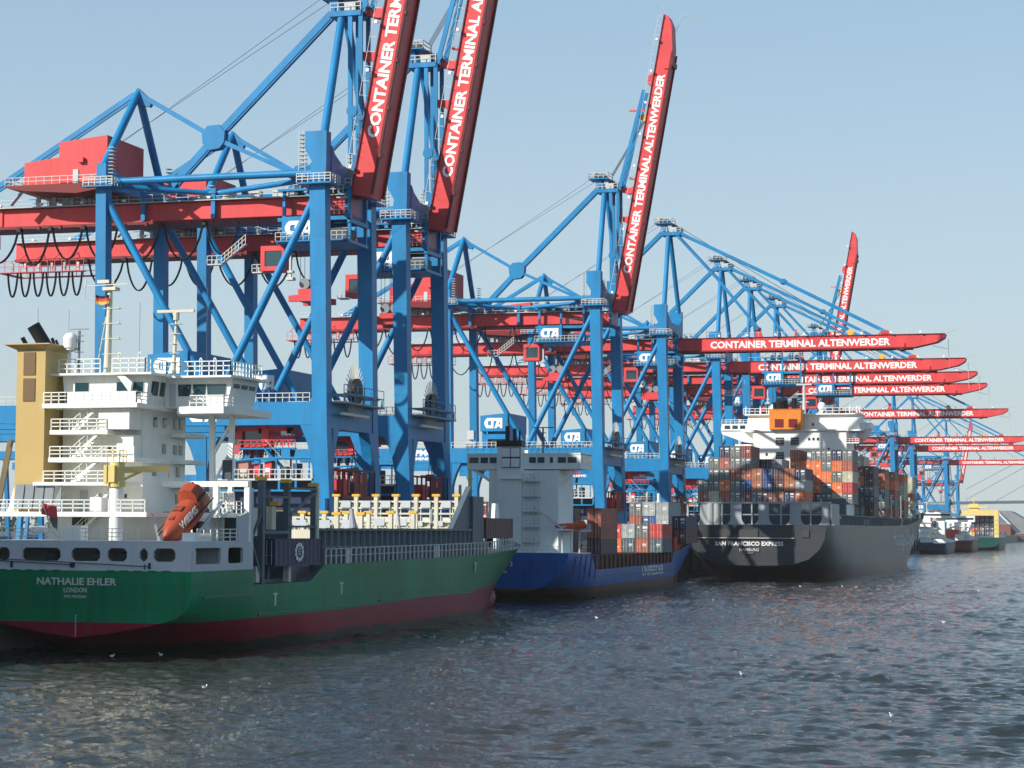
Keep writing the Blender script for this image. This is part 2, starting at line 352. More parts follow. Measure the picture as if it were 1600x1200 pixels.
# ---------------------------------------------------------------- container crane
OX, OYC, OZ = -115.0, 9.8, 7.0
OFF = (OX, OYC, OZ)
def cta_logo(parent, x0, z0, w, h, y, off, mat=None, name='logo'):
    mat = mat or SIGNW
    b = MB(); d = 0.06
    c = [(w*0.13*1.0+w*0.0, 0)]
    # thick letters C T A joined in one slab with cut-outs, as on the cranes
    def P(poly): b.prism([(x0+p[0]*w, z0+p[1]*h) for p in poly], 'y', y-d, y)
    P([(0.14,0),(0.26,0),(0.26,0.24),(0.20,0.36),(0.20,0.64),(0.26,0.76),(0.26,1),(0.16,1),(0.06,0.82),(0.0,0.62),(0.0,0.42),(0.06,0.14)])
    P([(0.26,0.72),(0.69,0.72),(0.72,1),(0.26,1)]); P([(0.26,0),(0.36,0),(0.34,0.30),(0.26,0.30)])
    P([(0.36,0.0),(0.50,0.0),(0.52,0.72),(0.38,0.72)])
    P([(0.56,0.0),(0.68,0.0),(0.88,0.72),(0.88,1),(0.74,1)]); P([(0.88,0),(1,0),(1,1),(0.88,1)])
    P([(0.70,0.16),(0.88,0.16),(0.88,0.36),(0.75,0.36)])
    return b.build(name, mat, parent, off)
def sheave(b, c, r, w, axis='y', mi=None):
    c = Vector(c); d = Vector((0, w/2, 0)) if axis == 'y' else Vector((w/2, 0, 0)); b.tube(c-d, c+d, r, 14, mi=mi)

def make_crane(raised):
    root = empty('container_crane', (OX, OYC, OZ))
    def part(b, name, mat, smooth=False, parent=None): return b.build(name, mat, parent or root, OFF, smooth)
    # --- legs
    for y in (0.0, 17.8):
        b = MB(); b.taper((-99.2, -97.2, y, y+2, 13), (-99.75, -97.75, y, y+2, 24.2)); b.taper((-99.75, -97.75, y, y+2, 24.2), (-100.6, -98.4, y, y+2, 57))
        # curved gussets flaring into the portal beam and the cross beam
        s = 1 if y == 0 else -1; ye = y+2 if y == 0 else y
        for k in range(6):
            t0 = k/6; t1 = (k+1)/6; f = lambda t: 2.3*t*t*t
            b.prism([(ye, 14+10.2*t0), (ye+s*f(t0), 14+10.2*t0), (ye+s*f(t1), 14+10.2*t1), (ye, 14+10.2*t1)], 'x', -99.1, -97.6)
            b.prism([(-99.45-.05*k, 14+10.6*t0), (-99.45-.05*k-1.8*f(t0)/2.3, 14+10.6*t0), (-99.45-.05*k-1.8*f(t1)/2.3, 14+10.6*t1), (-99.45-.05*k, 14+10.6*t1)], 'y', y+.1, y+1.9)
        for zs in (19.5, 30.5, 36.8, 43.1, 49.4):
            fx = (zs-24.2)/32.8; x0 = (-99.75-.85*fx) if zs > 24.2 else -99.2-.55*(zs-13)/11.2; x1 = x0+(2.0 if zs < 24.2 else 2.0+.2*fx)
            b.box(x0-.025, x1+.025, y-.025, y+2.025, zs, zs+.12)
        # tower top with narrowed waist
        b.taper((-100.6, -98.4, y+.15, y+1.85, 57), (-100.3, -98.3, y+.15, y+1.85, 59.2)); b.taper((-100.3, -98.3, y+.15, y+1.85, 59.2), (-101.3, -98.3, y+.15, y+1.85, 61)); b.box(-101.3, -98.3, y+.15, y+1.85, 61, 63.3)
        part(b, 'leg', BLUE)
        b = MB(); b.taper((-131.0, -129.4, y+.1, y+1.9, 13), (-131.6, -130.1, y+.1, y+1.9, 56.8)); b.box(-131.6, -130.2, y+.2, y+1.7, 56.8, 60.4)
        for k in range(6):
            t0 = k/6; t1 = (k+1)/6; f = lambda t: 2.2*t*t*t
            b.prism([(-130.9, 14+10.6*t0), (-130.9-f(t0), 14+10.6*t0), (-130.9-f(t1), 14+10.6*t1), (-130.9, 14+10.6*t1)], 'y', y+.2, y+1.8)
            b.prism([(-129.8, 14+10.6*t0), (-129.8+f(t0), 14+10.6*t0), (-129.8+f(t1), 14+10.6*t1), (-129.8, 14+10.6*t1)], 'y', y+.2, y+1.8)
        part(b, 'leg', BLUE)
        # portal beam, with a tapered landward cantilever
        b = MB()
        pts = [(-170, 27.6), (-98.9, 27.6), (-98.9, 24.6), (-136, 24.6), (-140, 24.9), (-146, 25.2), (-170, 25.4)]
        b.prism(pts, 'y', y+.05, y+1.95)
        b.box(-98.9+.0, -98.7, y+.06, y+1.94, 24.7, 27.5)
        part(b, 'portal_beam', BLUE)
        # side braces
        zc = 1.0+y
        part(MB().tube((-130.3, zc, 55.3), (-115.4, zc, 30.2), .52, 12).tube((-115.4, zc, 30.2), (-114.0, zc, 27.6), .52, 12), 'brace', BLUE, True)
        part(MB().tube((-100.2, zc, 54.6), (-114.0, zc, 27.6), .52, 12), 'brace', BLUE, True)
        part(MB().tube((-130.2, zc, 57.9), (-100.5, zc, 57.9), .5, 12), 'top_chord', BLUE, True)
        # front tower ladder and platform
        b = MB(); yy = y+1
        b.rail([(-101.9, yy, 57.4), (-101.9, yy, 57.5)], 6.2, 1, .05)
        for z in np.arange(57.5, 63.4, .55): b.box(-102.4, -101.4, yy-.4, yy+.4, z, z+.07)
        for dx in (-102.35, -101.45): b.box(dx-.04, dx+.04, yy-.4, yy-.33, 57.3, 63.6)
        part(b, 'ladder', RAIL)
        b = MB(); b.box(-102.0, -97.2, y-1.0, y-.02, 56.15, 56.35, 1); b.box(-98.38, -97.2, y, y+2.6, 56.15, 56.35, 1); b.box(-102.0, -100.62, y, y+2.6, 56.15, 56.35, 1)
        b.rail([(-102, y-.95, 56.35), (-97.25, y-.95, 56.35), (-97.25, y+2.6, 56.35)], 1.15, .8, .05, 3)
        part(b, 'access_platform', [RAIL, BLUE])
        b = MB(); b.box(-133, -128.6, y-1.0, y, 57.0, 57.2, 1); b.rail([(-133, y-.95, 57.2), (-128.65, y-.95, 57.2), (-128.65, y+1.5, 57.2)], 1.15, .8, .05, 3)
        for z in np.arange(57.5, 62.6, .5): b.box(-129.9, -129.2, y+.3, y+1.2, z, z+.08)
        part(b, 'access_platform', [RAIL, BLUE])
    # --- transverse beams along the quay
    b = MB(); b.box(-99.6, -97.9, 2, 17.8, 24.2, 27.4); part(b, 'cross_beam', BLUE)
    b = MB(); b.box(-131.0, -129.7, 2, 17.8, 24.4, 27.4); part(b, 'cross_beam', BLUE)
    b = MB(); b.prism([(2, 61.6), (3.2, 60.6), (6.0, 59.6), (13.6, 59.6), (16.4, 60.6), (17.8, 61.6), (17.8, 57.2), (2, 57.2)], 'x', -100.0, -98.2); part(b, 'head_beam', BLUE)
    b = MB(); b.prism([(1.8, 60), (4.5, 59.4), (15, 59.4), (17.8, 60), (17.8, 57.2), (1.8, 57.2)], 'x', -131.4, -130.2); part(b, 'head_beam', BLUE)
    for xc in (-98.3, -130.3):
        b = MB(); b.box(xc-.9, xc+.9, -1.2, 21, 12.2, 15.0)
        part(b, 'sill_beam', BLUE)
        for y in (1, 18.8):
            b = MB(); b.taper((xc-.6, xc+.6, y-2.8, y+2.8, 9.8), (xc-.7, xc+.7, y-.8, y+.8, 12.2))
            for k in range(4):
                b.box(xc-.45, xc+.45, y-3.2+k*1.65, y-1.9+k*1.65, 8.0, 9.8); sheave(b, (xc, y-2.55+k*1.65, 7.6), .5, .3, 'x', 1)
            part(b, 'bogie', [BLUE, DGREY])
    # --- rear A-frame
    ap = (-130.3, 9.8, 72)
    for y in (1.0, 18.6): part(MB().tube((-130.9, y, 60.2), ap, .55, 12), 'rear_frame_leg', BLUE, True)
    b = MB(); b.prism([(-131.2, 71.4), (-130.3, 72.6), (-129.2, 71.6), (-128.0, 70.6), (-128.4, 69.8), (-130.6, 70.3)], 'y', 9.4, 10.2); part(b, 'gusset', BLUE)
    # --- mast
    for y in (1.0, 18.6): part(MB().tube((-99.0, y, 62.5), (-99.6, 9.8+(y-9.8)*.12, 80.6), .56, 12), 'mast_leg', BLUE, True)
    b = MB(); b.box(-101.2, -96.6, 8.0, 11.6, 80.5, 81.2); b.prism([(-101.4, 81.2), (-101.4, 83.0), (-100.3, 83.4), (-99.7, 81.2)], 'y', 8.6, 11)
    b.box(-102.8, -98.6, 7.8, 11.8, 83.3, 83.5); b.rail([(-102.8, 7.8, 83.5), (-98.6, 7.8, 83.5), (-98.6, 11.8, 83.5), (-102.8, 11.8, 83.5), (-102.8, 7.8, 83.5)], 1.1, 1, .05, 2, 1)
    b.rail([(-101, 8.0, 81.2), (-96.6, 8.0, 81.2), (-96.6, 11.6, 81.2)], 1.1, 1, .05, 2, 1)
    for dx, dz in ((-101.2, 84.1), (-100.0, 84.0), (-98.2, 82.6), (-97.2, 82.0)): sheave(b, (dx, 9.2, dz), .65, .5, 'y', 2); sheave(b, (dx, 10.4, dz), .65, .5, 'y', 2)
    b.box(-99.2, -97.6, 8.6, 11, 81.2, 82.4, 3); b.tube((-102.3, 10, 84), (-102.3, 10, 86.2), .05, 5, mi=1)
    part(b, 'mast_head', [BLUE, RAIL, DGREY, GREYW])
    # --- stays behind the mast
    nd = (-118.4, 9.8, 64.9)
    for y in (9.3, 10.3):
        b = MB(); b.beam((-101.0, y, 81.6), (-118.4, y, 64.9), .30, .95); b.beam((-118.4, y, 64.9), (-125.6, y, 57.6), .30, .95); part(b, 'back_stay', BLUE)
        b = MB(); b.beam((-129.2, y, 71.2), (-118.4, y, 64.9), .26, .6); b.beam((-118.4, y, 64.9), (-104.2, y, 58.4), .26, .6); part(b, 'diagonal_stay', BLUE)
        b = MB(); b.beam((-130.8, y, 71.6), (-158.0, y, 55.8), .26, .7); part(b, 'tail_stay', BLUE)
    b = MB()
    for y in (9.25, 10.35): b.prism([(-120.2, 65.6), (-119.4, 66.6), (-117.6, 66.7), (-116.8, 65.6), (-116.9, 64.2), (-117.6, 63.4), (-119.2, 63.2), (-120.1, 64.2)], 'y', y-.22, y+.22)
    part(b, 'gusset', BLUE)
    # plan bracing at girder level
    for (p, q) in (((-130.2, 1.5, 57.4), (-117.5, 7.9, 56.9)), ((-117.5, 7.9, 56.9), (-100.5, 1.5, 57.2)), ((-130.2, 18.3, 57.4), (-117.5, 11.7, 56.9)), ((-117.5, 11.7, 56.9), (-100.5, 18.3, 57.2)), ((-125.5, 1, 57.9), (-125.5, 18.6, 57.9)), ((-104.2, 1, 57.9), (-104.2, 18.6, 57.9))):
        part(MB().tube(p, q, .38, 10), 'plan_brace', BLUE, True)
    for xs in (-128, -117.5, -103):
        b = MB(); b.box(xs-.4, xs+.4, 7.0, 12.6, 56.8, 57.5); b.box(xs-.3, xs+.3, 7.1, 7.6, 53.4, 56.8); b.box(xs-.3, xs+.3, 12.0, 12.5, 53.4, 56.8); part(b, 'girder_hanger', BLUE)
    # ropes mast head -> machinery house
    b = MB()
    for y, za, xb in ((9.2, 84.4, -133.5), (10.4, 83.6, -135)): b.tube((-101.2, y, za), (xb, y, 64.2), .035, 4)
    part(b, 'rope', DGREY)
    # --- girder
    b = MB(); b.box(-166.3, -97.6, 7.8, 11.8, 53.3, 55.75); b.box(-166.3, -97.6, 7.55, 12.05, 55.75, 55.9, 1); b.box(-166.3, -97.6, 7.3, 12.3, 52.9, 53.3, 1)
    b.box(-150.6, -150.0, 7.6, 7.8, 53.4, 55.7)
    for xs in np.arange(-164, -98, 3.3): b.box(xs, xs+.35, 7.1, 7.35, 52.7, 53.2, 1)
    part(b, 'girder', [RED, DARKRED])
    b = MB(); b.rail([(-166, 7.2, 55.9), (-98, 7.2, 55.9)], 1.1, 1.8, .035, 2); b.box(-166, -98, 6.9, 7.5, 55.85, 55.95)
    for xs in np.arange(-163, -99, 6.4): b.box(xs, xs+.45, 6.7, 7.1, 56.1, 56.4, 1)
    for xs in (-120, -116.4, -112.5, -109, -107): b.box(xs, xs+1.6, 7.7, 9, 55.95, 57.0, 2)
    part(b, 'walkway', [RAIL, SIGNW, GREYW])
    # --- machinery house
    mh = MB(); mh.prism([(-139.3, 58.3), (-132.0, 58.3), (-132.0, 65.0), (-139.3, 64.3)], 'y', 4, 15.2)
    for xs in np.arange(-139.2, -132, .9): pass
    for ys in np.arange(4.2, 15, .9): pass
    mh.prism([(-144.8, 58.3), (-139.3, 58.3), (-139.3, 62.3), (-144.8, 61.7)], 'y', 4.3, 15)
    for xs in np.arange(-144.6, -139.4, .9): pass
    mh.box(-139.5, -131.8, 3.8, 15.4, 64.9, 65.1) if False else None
    mh = part(mh, 'machinery_house', RED)
    part(MB().box(-136.2, -135.4, 3.5, 4, 61.3, 62.0), 'vent_hood', RED, parent=mh); part(MB().box(-137.1, -136.3, 3.88, 3.93, 58.4, 60.4), 'door', GREYW, parent=mh)
    b = MB(); b.prism([(-147.0, 58.3), (-131.2, 58.3), (-131.2, 57.6), (-136, 56.9), (-144, 57.5), (-147, 58.1)], 'y', 2.8, 16.4)
    b.rail([(-147, 2.9, 58.3), (-131.3, 2.9, 58.3)], 1.1, 1.2, .04, 2, 1); b.rail([(-147, 2.9, 58.3), (-147, 16, 58.3)], 1.1, 1.2, .04, 2, 1)
    for xs in (-144.5, -142, -139.2, -136.5, -133.5):
        for ys in (7.9, 11.4): b.box(xs-.25, xs+.25, ys-.2, ys+.2, 55.9, 57.6, 2)
    b.box(-141, -139.9, 8.2, 9.2, 55.9, 57.4, 2); b.box(-138, -137.2, 8, 9, 55.9, 57.3, 2)
    b.beam((-147.2, 5, 55.9), (-145.0, 5, 58.3), .8, .1, 2)
    part(b, 'house_platform', [DARKRED, RAIL, GREYW])
    # --- service basket at the landward end
    b = MB(); b.box(-168.6, -153.6, 6.2, 7.2, 51.0, 51.15); b.box(-168.6, -153.6, 12.4, 13.4, 51.0, 51.15); b.box(-168.6, -167.6, 6.2, 13.4, 51.0, 51.15)
    for ys in (6.2, 13.4):
        for z in (51.1, 52.0, 52.9): b.beam((-168.6, ys, z), (-153.6, ys, z), .08, .08)
        for xs in np.arange(-168.6, -153.5, 1.25): b.beam((xs, ys, 51.0), (xs, ys, 52.9), .08, .08)
        for xs in np.arange(-168, -153.5, 3): b.beam((xs, ys, 52.9), (xs+.6, 7.8 if ys < 9 else 11.8, 54.2), .1, .1)
    for xs in np.arange(-166.5, -154, 2.3): b.box(xs, xs+.4, 6.6, 6.9, 51.3, 52.6, 1)
    part(b, 'service_basket', [RED, RAIL])
    # --- festoon cables
    b = MB()
    def loop(x0, x1, z, sag, yy):
        n = 12; pts = [(x0+(x1-x0)*(i/n), yy, z-sag*math.sin(math.pi*i/n)**0.65) for i in range(n+1)]
        for d in (-.14, .14): b.path([(p[0], p[1]+d, p[2]) for p in pts], .105, 5)
    xs = -153.4
    while xs < -115:
        w = 5.4+1.3*math.sin(xs*3.1); loop(xs, xs+w-.5, 52.8, 4.6+.4*math.sin(xs*1.7), 7.4); b.box(xs-.5, xs, 7.0, 7.8, 52.5, 53.1); xs += w
    xs = -167.2
    while xs < -154: loop(xs, xs+1.7, 51.0, 3.7, 7.0); xs += 2.25
    part(b, 'festoon_cable', BLACK)
    # --- main trolley
    tr = empty('trolley', (0, 0, 0)); tr.parent = root
    b = MB(); b.box(-113.6, -103.2, 6.3, 7.1, 52.4, 52.9); b.box(-113.6, -103.2, 12.5, 13.3, 52.4, 52.9)
    for xs in (-113, -108.4, -103.6): b.box(xs, xs+.5, 6.3, 13.3, 52.0, 52.6); b.box(xs, xs+.4, 6.5, 6.9, 49.6, 56.6); b.box(xs, xs+.4, 12.7, 13.1, 49.6, 56.6)
    b.box(-113.6, -103.2, 6.0, 13.6, 49.3, 49.7); b.box(-112.9, -107.9, 6.1, 12, 49.7, 53.0); b.box(-107.4, -104, 7.2, 11, 49.7, 51.4, 2)
    b.rail([(-113.6, 5.6, 49.7), (-103.2, 5.6, 49.7)], 1.1, .8, .04, 2, 1); b.box(-113.6, -103.2, 5.5, 6.0, 49.5, 49.7)
    b.box(-113.6, -103.2, 6.1, 6.7, 56.5, 56.8); b.rail([(-114, 6.2, 56.8), (-103, 6.2, 56.8)], 1.1, .9, .04, 2, 1)
    for xs in (-111.5, -109.6, -106.5, -105): b.box(xs, xs+1, 6.9, 8, 56.2, 57.4, 2)
    b.rail([(-107.6, 6.4, 53.2), (-103.4, 6.4, 53.2)], 1.1, .7, .04, 2, 1)
    tf = part(b, 'trolley_frame', [BLUE, RAIL, DGREY], parent=tr)
    # the white badge
    pass
    cta_logo(tr, -112.4, 50.4, 3.8, 2.0, 6.05, OFF, name='logo')
    b = MB(); b.box(-110.2, -106.8, 7.2, 10.2, 45.9, 46.5); b.box(-110.2, -106.8, 7.2, 10.2, 48.6, 49.3); b.box(-110.2, -109.6, 7.2, 10.2, 46.5, 48.6); b.box(-107.1, -106.8, 7.2, 10.2, 46.5, 48.6); b.box(-109.6, -107.1, 9.9, 10.2, 46.5, 48.6)
    b.box(-109.6, -107.1, 7.3, 9.9, 46.5, 48.6, 1)
    b.box(-111.6, -110.2, 7.6, 9.2, 45.7, 45.85, 2); b.rail([(-111.6, 7.6, 45.85), (-110.2, 7.6, 45.85)], 1, .7, .04, 2, 2)
    b.beam((-115.5, 6.6, 47.0), (-112.0, 6.6, 49.6), .7, .12, 2); b.box(-117.6, -115.5, 6.2, 7.2, 46.8, 46.95, 2); b.rail([(-117.6, 6.2, 46.95), (-115.5, 6.2, 46.95), (-112, 6.2, 49.7)], 1.1, .6, .04, 2, 2)
    b.box(-106.6, -105.6, 7.5, 8.6, 44.6, 45.0, 2); b.box(-106.5, -105.7, 7.6, 8.4, 45.6, 45.9, 2); b.box(-106.3, -106, 7.8, 8.2, 44.6, 48.5, 2)
    b.v = [(v[0]-6.2, v[1], v[2]) for v in b.v]; part(b, 'operator_cab', [RED, GLASS, RAIL], parent=tr)
    b = MB(); b.box(-106.3, -102.9, 7.0, 12.6, 41.8, 42.5); b.box(-106.0, -103.2, 8, 11.6, 42.5, 43.4)
    for ys in (6.8, 12.1): b.box(-106.9, -102.3, ys, ys+.7, 41.6, 42.4)
    sheave(b, (-105.4, 9.0, 44.2), .75, .5, 'y', 1); sheave(b, (-103.8, 9.0, 44.2), .75, .5, 'y', 1); sheave(b, (-105.4, 10.6, 44.2), .75, .5, 'y', 1); sheave(b, (-103.8, 10.6, 44.2), .75, .5, 'y', 1)
    for xs in (-106.1, -104.7, -104.5, -103.1):
        for ys in (9, 10.6): b.tube((xs, ys, 44.2), (xs, ys, 49.4), .035, 4, mi=2)
    b.v = [(v[0]-5.2, v[1], v[2]) for v in b.v]; part(b, 'spreader', [RED, GREY, DGREY], parent=tr)
    # --- electrical house on the portal beam
    b = MB(); b.prism([(-123.5, 31.0), (-117.7, 31.0), (-117.7, 34.7), (-123.5, 34.2)], 'y', .2, 14.5)
    b.box(-123.5, -117.7, 1.4, 14, 27.7, 31.0); b.box(-122.2, -121.9, .25, 1.4, 27.7, 31); b.box(-118.0, -117.7, .25, 1.4, 27.7, 31); b.box(-122.2, -117.7, .3, .5, 29.4, 30.4)
    eh = part(b, 'electrical_house', BLUE)
    cta_logo(eh, -122.6, 31.6, 3.8, 2.1, .19, OFF)
    part(MB().box(-121.8, -118.2, 1.3, 1.395, 28.0, 29.3), 'window', GLASS, parent=eh)
    b = MB(); b.box(-126.8, -124.6, .6, 2.2, 27.7, 28.9); b.box(-126.4, -125, .5, 2, 29.4, 31.2); b.box(-126, -125.6, 1, 1.6, 28.9, 29.4); part(b, 'service_winch', GREYW)
    b = MB()
    for y in (.1, 17.9): b.rail([(-129.6, y, 27.62), (-100.2, y, 27.62)], 1.15, .95, .05, 2); b.rail([(-169.5, y, 27.62), (-132.2, y, 27.62)], 1.15, .95, .05, 2)
    b.rail([(-100.2, .1, 27.62), (-100.2, 2, 27.62)], 1.15, 1)
    part(b, 'railing', RAIL)
    cta_logo(root, -117.3, 25.1, 4.0, 2.0, .04, OFF)
    text('lettering', 'ZPMC', SIGNW, root, 5.4, 1.35, (-138.9, .045, 25.95), bold=.05, off=OFF)
    text('lettering', 'SIEMENS', SIGNW, root, 4.1, .62, (-138.3, .045, 25.1) if False else (-138.6, .045, 25.12), bold=.04, off=OFF)
    # --- portal trolley
    b = MB()
    b.box(-112.4, -103.4, 2.6, 4.0, 23.9, 24.5); b.box(-112.4, -103.4, 14.4, 15.8, 23.9, 24.5)
    for xs in (-112.4, -108.4, -104.4): b.box(xs, xs+.9, 2.6, 15.8, 23.6, 24.4)
    for xs in (-112.3, -108.2): b.tube((xs, 2.4, 24.9), (xs+1.1, 2.4, 24.9), .6, 10)
    b.box(-112.3, -110.8, 2.3, 5, 21.0, 22.1); b.box(-112.3, -110.6, 2.3, 5, 23.0, 23.9); b.box(-112.25, -110.7, 2.4, 4.9, 22.1, 23.0, 1)
    b.box(-110.4, -107.8, 2.5, 4, 21.6, 22.1); b.box(-110.3, -108.0, 2.6, 4, 22.1, 23.9, 1); b.box(-107.9, -106.9, 2.4, 4.4, 21.8, 24.6)
    for xs in np.arange(-106.7, -103.6, .5): b.box(xs, xs+.14, 2.4, 2.6, 22.0, 23.4)
    b.box(-106.7, -103.4, 2.4, 2.6, 22.9, 23.1); b.box(-105.2, -103.8, 2.6, 4, 23.3, 23.9, 3)
    b.box(-111.0, -102.9, 1.9, 2.5, 21.5, 21.7, 2); b.rail([(-111, 1.95, 21.7), (-102.9, 1.95, 21.7)], 1.0, .9, .05, 2)
    for xs in (-110.2, -108.8, -107.2, -104.4): b.prism([(xs, 21.5), (xs+.45, 21.5), (xs+.2, 20.3), (xs-.1, 20.4)], 'y', 4.2, 4.7, 4)
    for xs in (-110.6, -108.9, -107.6): b.path([(xs, 3, 24.5), (xs+.5, 3, 25.3), (xs+1, 3, 25.0)], .07, 5, 2)
    b.tube((-103.9, 3, 17.8), (-103.9, 3, 21.5), .14, 6, mi=4)
    part(b, 'portal_trolley', [RED, GLASS, BLUE, SIGNW, BLACK])
    b = MB(); b.beam((-107.2, 2.2, 21.6), (-103.6, 2.2, 17.9), .9, .22); b.beam((-107.0, 1.75, 22.7), (-103.4, 1.75, 19.0), .06, .06, 1)
    for k in range(9): b.box(-107.1+k*.42, -106.8+k*.42, 1.8, 2.6, 21.3-k*.43, 21.36-k*.43, 1)
    b.beam((-112.6, 2.2, 18.1), (-110.3, 2.2, 20.6), .7, .15, 1); b.rail([(-112.6, 1.8, 18.1), (-110.3, 1.8, 20.4)], 1.0, .6, .05, 2, 1)
    part(b, 'stairway', [BLUE, RAIL])
    # --- lashing platform between the front legs
    b = MB(); b.box(-114, -99.9, 0.4, 18.4, 17.3, 17.6); b.box(-114, -99.9, 0.4, .8, 15.9, 16.15)
    for xs in np.arange(-114, -99.8, 2.34): b.box(xs, xs+.3, .4, .8, 16.15, 17.3)
    b.box(-114, -99.9, 2.5, 18, 15.9, 17.3, 2); b.box(-113.5, -100.2, 3.2, 16, 13.1, 15.9, 3); b.rail([(-114, .5, 17.6), (-99.9, .5, 17.6)], 1.2, .75, .05, 2, 1); b.box(-114, -99.9, .3, .39, 17.35, 17.6, 1)  # navy box below the deck stands in for shadowed parts
    b.path([(-111, 1, 19.9), (-108, 1, 20.2), (-104, 1, 20.3), (-100.2, 1, 20.3)], .16, 6); b.beam((-108.6, 1, 19.6), (-105.2, 1, 20.2), .2, .3)
    for xs in (-111, -107.5, -105.2, -102.4, -100.6): b.box(xs, xs+.16, .9, 1.1, 17.6, 20.2)
    part(b, 'lashing_platform', [BLUE, RAIL, DGREY, UNDERSHADE])
    b = MB(); b.box(-111.6, -109.2, 1.2, 3, 17.6, 20.0); b.box(-111.4, -110.5, 1.12, 1.2, 17.9, 18.9, 1); b.box(-110.3, -109.4, 1.12, 1.2, 17.9, 18.9, 1); part(b, 'cabinet', [paint('pinkish_cabinet', (.42, .20, .16), .6, .1) if 'pinkish_cabinet' not in MATS else MATS['pinkish_cabinet'], CREAM])
    b = MB(); b.box(-108.4, -107.6, 1.2, 2.4, 17.6, 19.6); b.box(-106.9, -105.9, 1.2, 2.6, 17.6, 20); b.box(-104.8, -103.8, 1.4, 2.4, 17.6, 19.2, 1); b.box(-102.9, -102, 1.2, 2.4, 17.6, 19.6, 1); b.box(-106.7, -106.1, 1.1, 1.2, 18.4, 19, 2); part(b, 'cabinet', [RED, DGREY, SIGNW])
    b = MB(); b.rail([(-110.6, 3, 20.6), (-105.4, 3, 20.6)], .9, .5, .06, 3); part(b, 'gantry_rail', DARKRED)
    # --- cable reel on the waterside
    b = MB(); b.box(-98.6, -96.0, 2.0, 17.6, 27.5, 27.75, 1); b.box(-98.4, -96.2, 2.2, 16, 28.6, 28.75, 1); b.box(-97.0, -96.6, 3, 13, 26.0, 26.35, 2)
    for ys in (2.4, 6, 9.6, 13.2, 16.8): b.box(-96.3, -96.1, ys, ys+.15, 27.75, 28.7)
    c = Vector((-97.0, 8.4, 29.4))
    for k in range(30):
        a = 2*math.pi*k/30; e = c+Vector((0, 3.7*math.cos(a), 3.7*math.sin(a))); b.beam(c+(e-c)*.3, e, .08, .10, 2)
    b.tube(c-Vector((.5, 0, 0)), c+Vector((.5, 0, 0)), 1.75, 18, mi=4)
    b.box(-96.2, -96.1, 2, 17.4, 28.75, 28.82); b.rail([(-96.15, 2, 27.75), (-96.15, 17.5, 27.75)], 2.2, 2.5, .05, 2)
    part(b, 'cable_reel', [BLUE, GREY, CREAM, RAIL, BLACK])
    # --- red waterside cage
    b = MB(); b.box(-98.9, -96.6, 3.2, 15.6, 15.0, 15.5)
    for ys in np.arange(3.2, 15.7, 2.06): b.box(-96.8, -96.6, ys, ys+.18, 15.5, 18.9); b.box(-98.9, -98.7, ys, ys+.18, 15.5, 18.9)
    b.box(-96.85, -96.55, 3.2, 15.6, 18.7, 18.95); b.box(-98.9, -98.7, 3.2, 15.6, 18.7, 18.95); b.box(-96.82, -96.62, 7.5, 12.5, 15.5, 18.6)
    b.box(-98.9, -97.1, 4.4, 6.4, 15.5, 17.6, 1); b.box(-98, -97, 9, 10, 18.2, 19.2, 2); b.box(-96.6, -96.5, 9.4, 10.2, 17.2, 18.2, 3); b.box(-96.6, -96.5, 5, 5.4, 15.8, 17.8, 3)
    b.path([(-97.5, 8.6, 18.9), (-97.5, 9.4, 21.4), (-97.5, 10.6, 18.9)], .06, 5, 2); b.tube((-97.5, 9.4, 21.2), (-97.5, 9.4, 22), .1, 5, mi=2)
    part(b, 'waterside_cage', [DARKRED, RED, DGREY, RED])
    # --- stair lattice behind the boom foot
    b = MB()
    for (x, y) in ((-97.2, 9.6), (-94.6, 9.6), (-97.2, 13), (-94.6, 13)): b.box(x-.07, x+.07, y-.07, y+.07, 57.5, 64.2)
    for z in (58.5, 61, 63.2):
        b.box(-97.4, -94.4, 9.4, 13.2, z, z+.12); b.rail([(-97.4, 9.4, z+.12), (-94.4, 9.4, z+.12)], 1.1, .6, .04, 2)
        b.beam((-97.2, 9.6, z-2.4), (-94.6, 9.6, z), .1, .1)
    if raised: part(b, 'stair_tower', RAIL)
    b = MB(); b.box(-98.2, -97.6, 6.9, 12.7, 53.0, 57.2); b.box(-98.9, -97.6, 5.6, 7.2, 55.2, 55.35, 1); b.rail([(-101.5, 5.7, 55.9), (-98, 5.7, 55.9)], 1.1, .7, .04, 2, 1)
    part(b, 'hinge_bracket', [BLUE, RAIL])
    # --- boom
    be = empty('boom', (-97.6-OX, 9.8-OYC, 55.75-OZ)); be.parent = root
    PO = (-97.6, 9.8, 55.75)
    def bp(b, name, mat, smooth=False): return b.build(name, mat, be, PO, smooth)
    b = MB(); b.prism([(-97.4, 55.75), (-35.4, 55.75), (-35.7, 55.0), (-37.3, 54.0), (-42.4, 52.9), (-97.4, 52.9)], 'y', 7.8, 11.8)
    b.box(-97.0, -35.6, 7.6, 12.0, 55.75, 55.92, 1); b.box(-97.0, -43, 7.35, 7.8, 52.6, 52.95, 1); b.box(-97.0, -43, 11.8, 12.25, 52.6, 52.95, 1)
    for xs in np.arange(-92, -40, 6.5): b.box(xs, xs+.5, 7.0, 7.7, 52.3, 52.7, 1)
    b.box(-46.6, -44.6, 7.5, 7.8, 52.7, 53.9); b.box(-45.8, -44.8, 7.3, 12.2, 52.3, 52.9, 1)
    bp(b, 'boom_box', [RED, DARKRED])
    text('lettering', 'CONTAINER TERMINAL ALTENWERDER', SIGNW, be, 41.6, 1.68, (-89.4, 7.78, 53.4), bold=.034, off=PO, depth=.04)
    b = MB(); b.rail([(-96, 7.2, 55.9), (-36, 7.2, 55.9)], 1.0, 2.0, .03, 1)
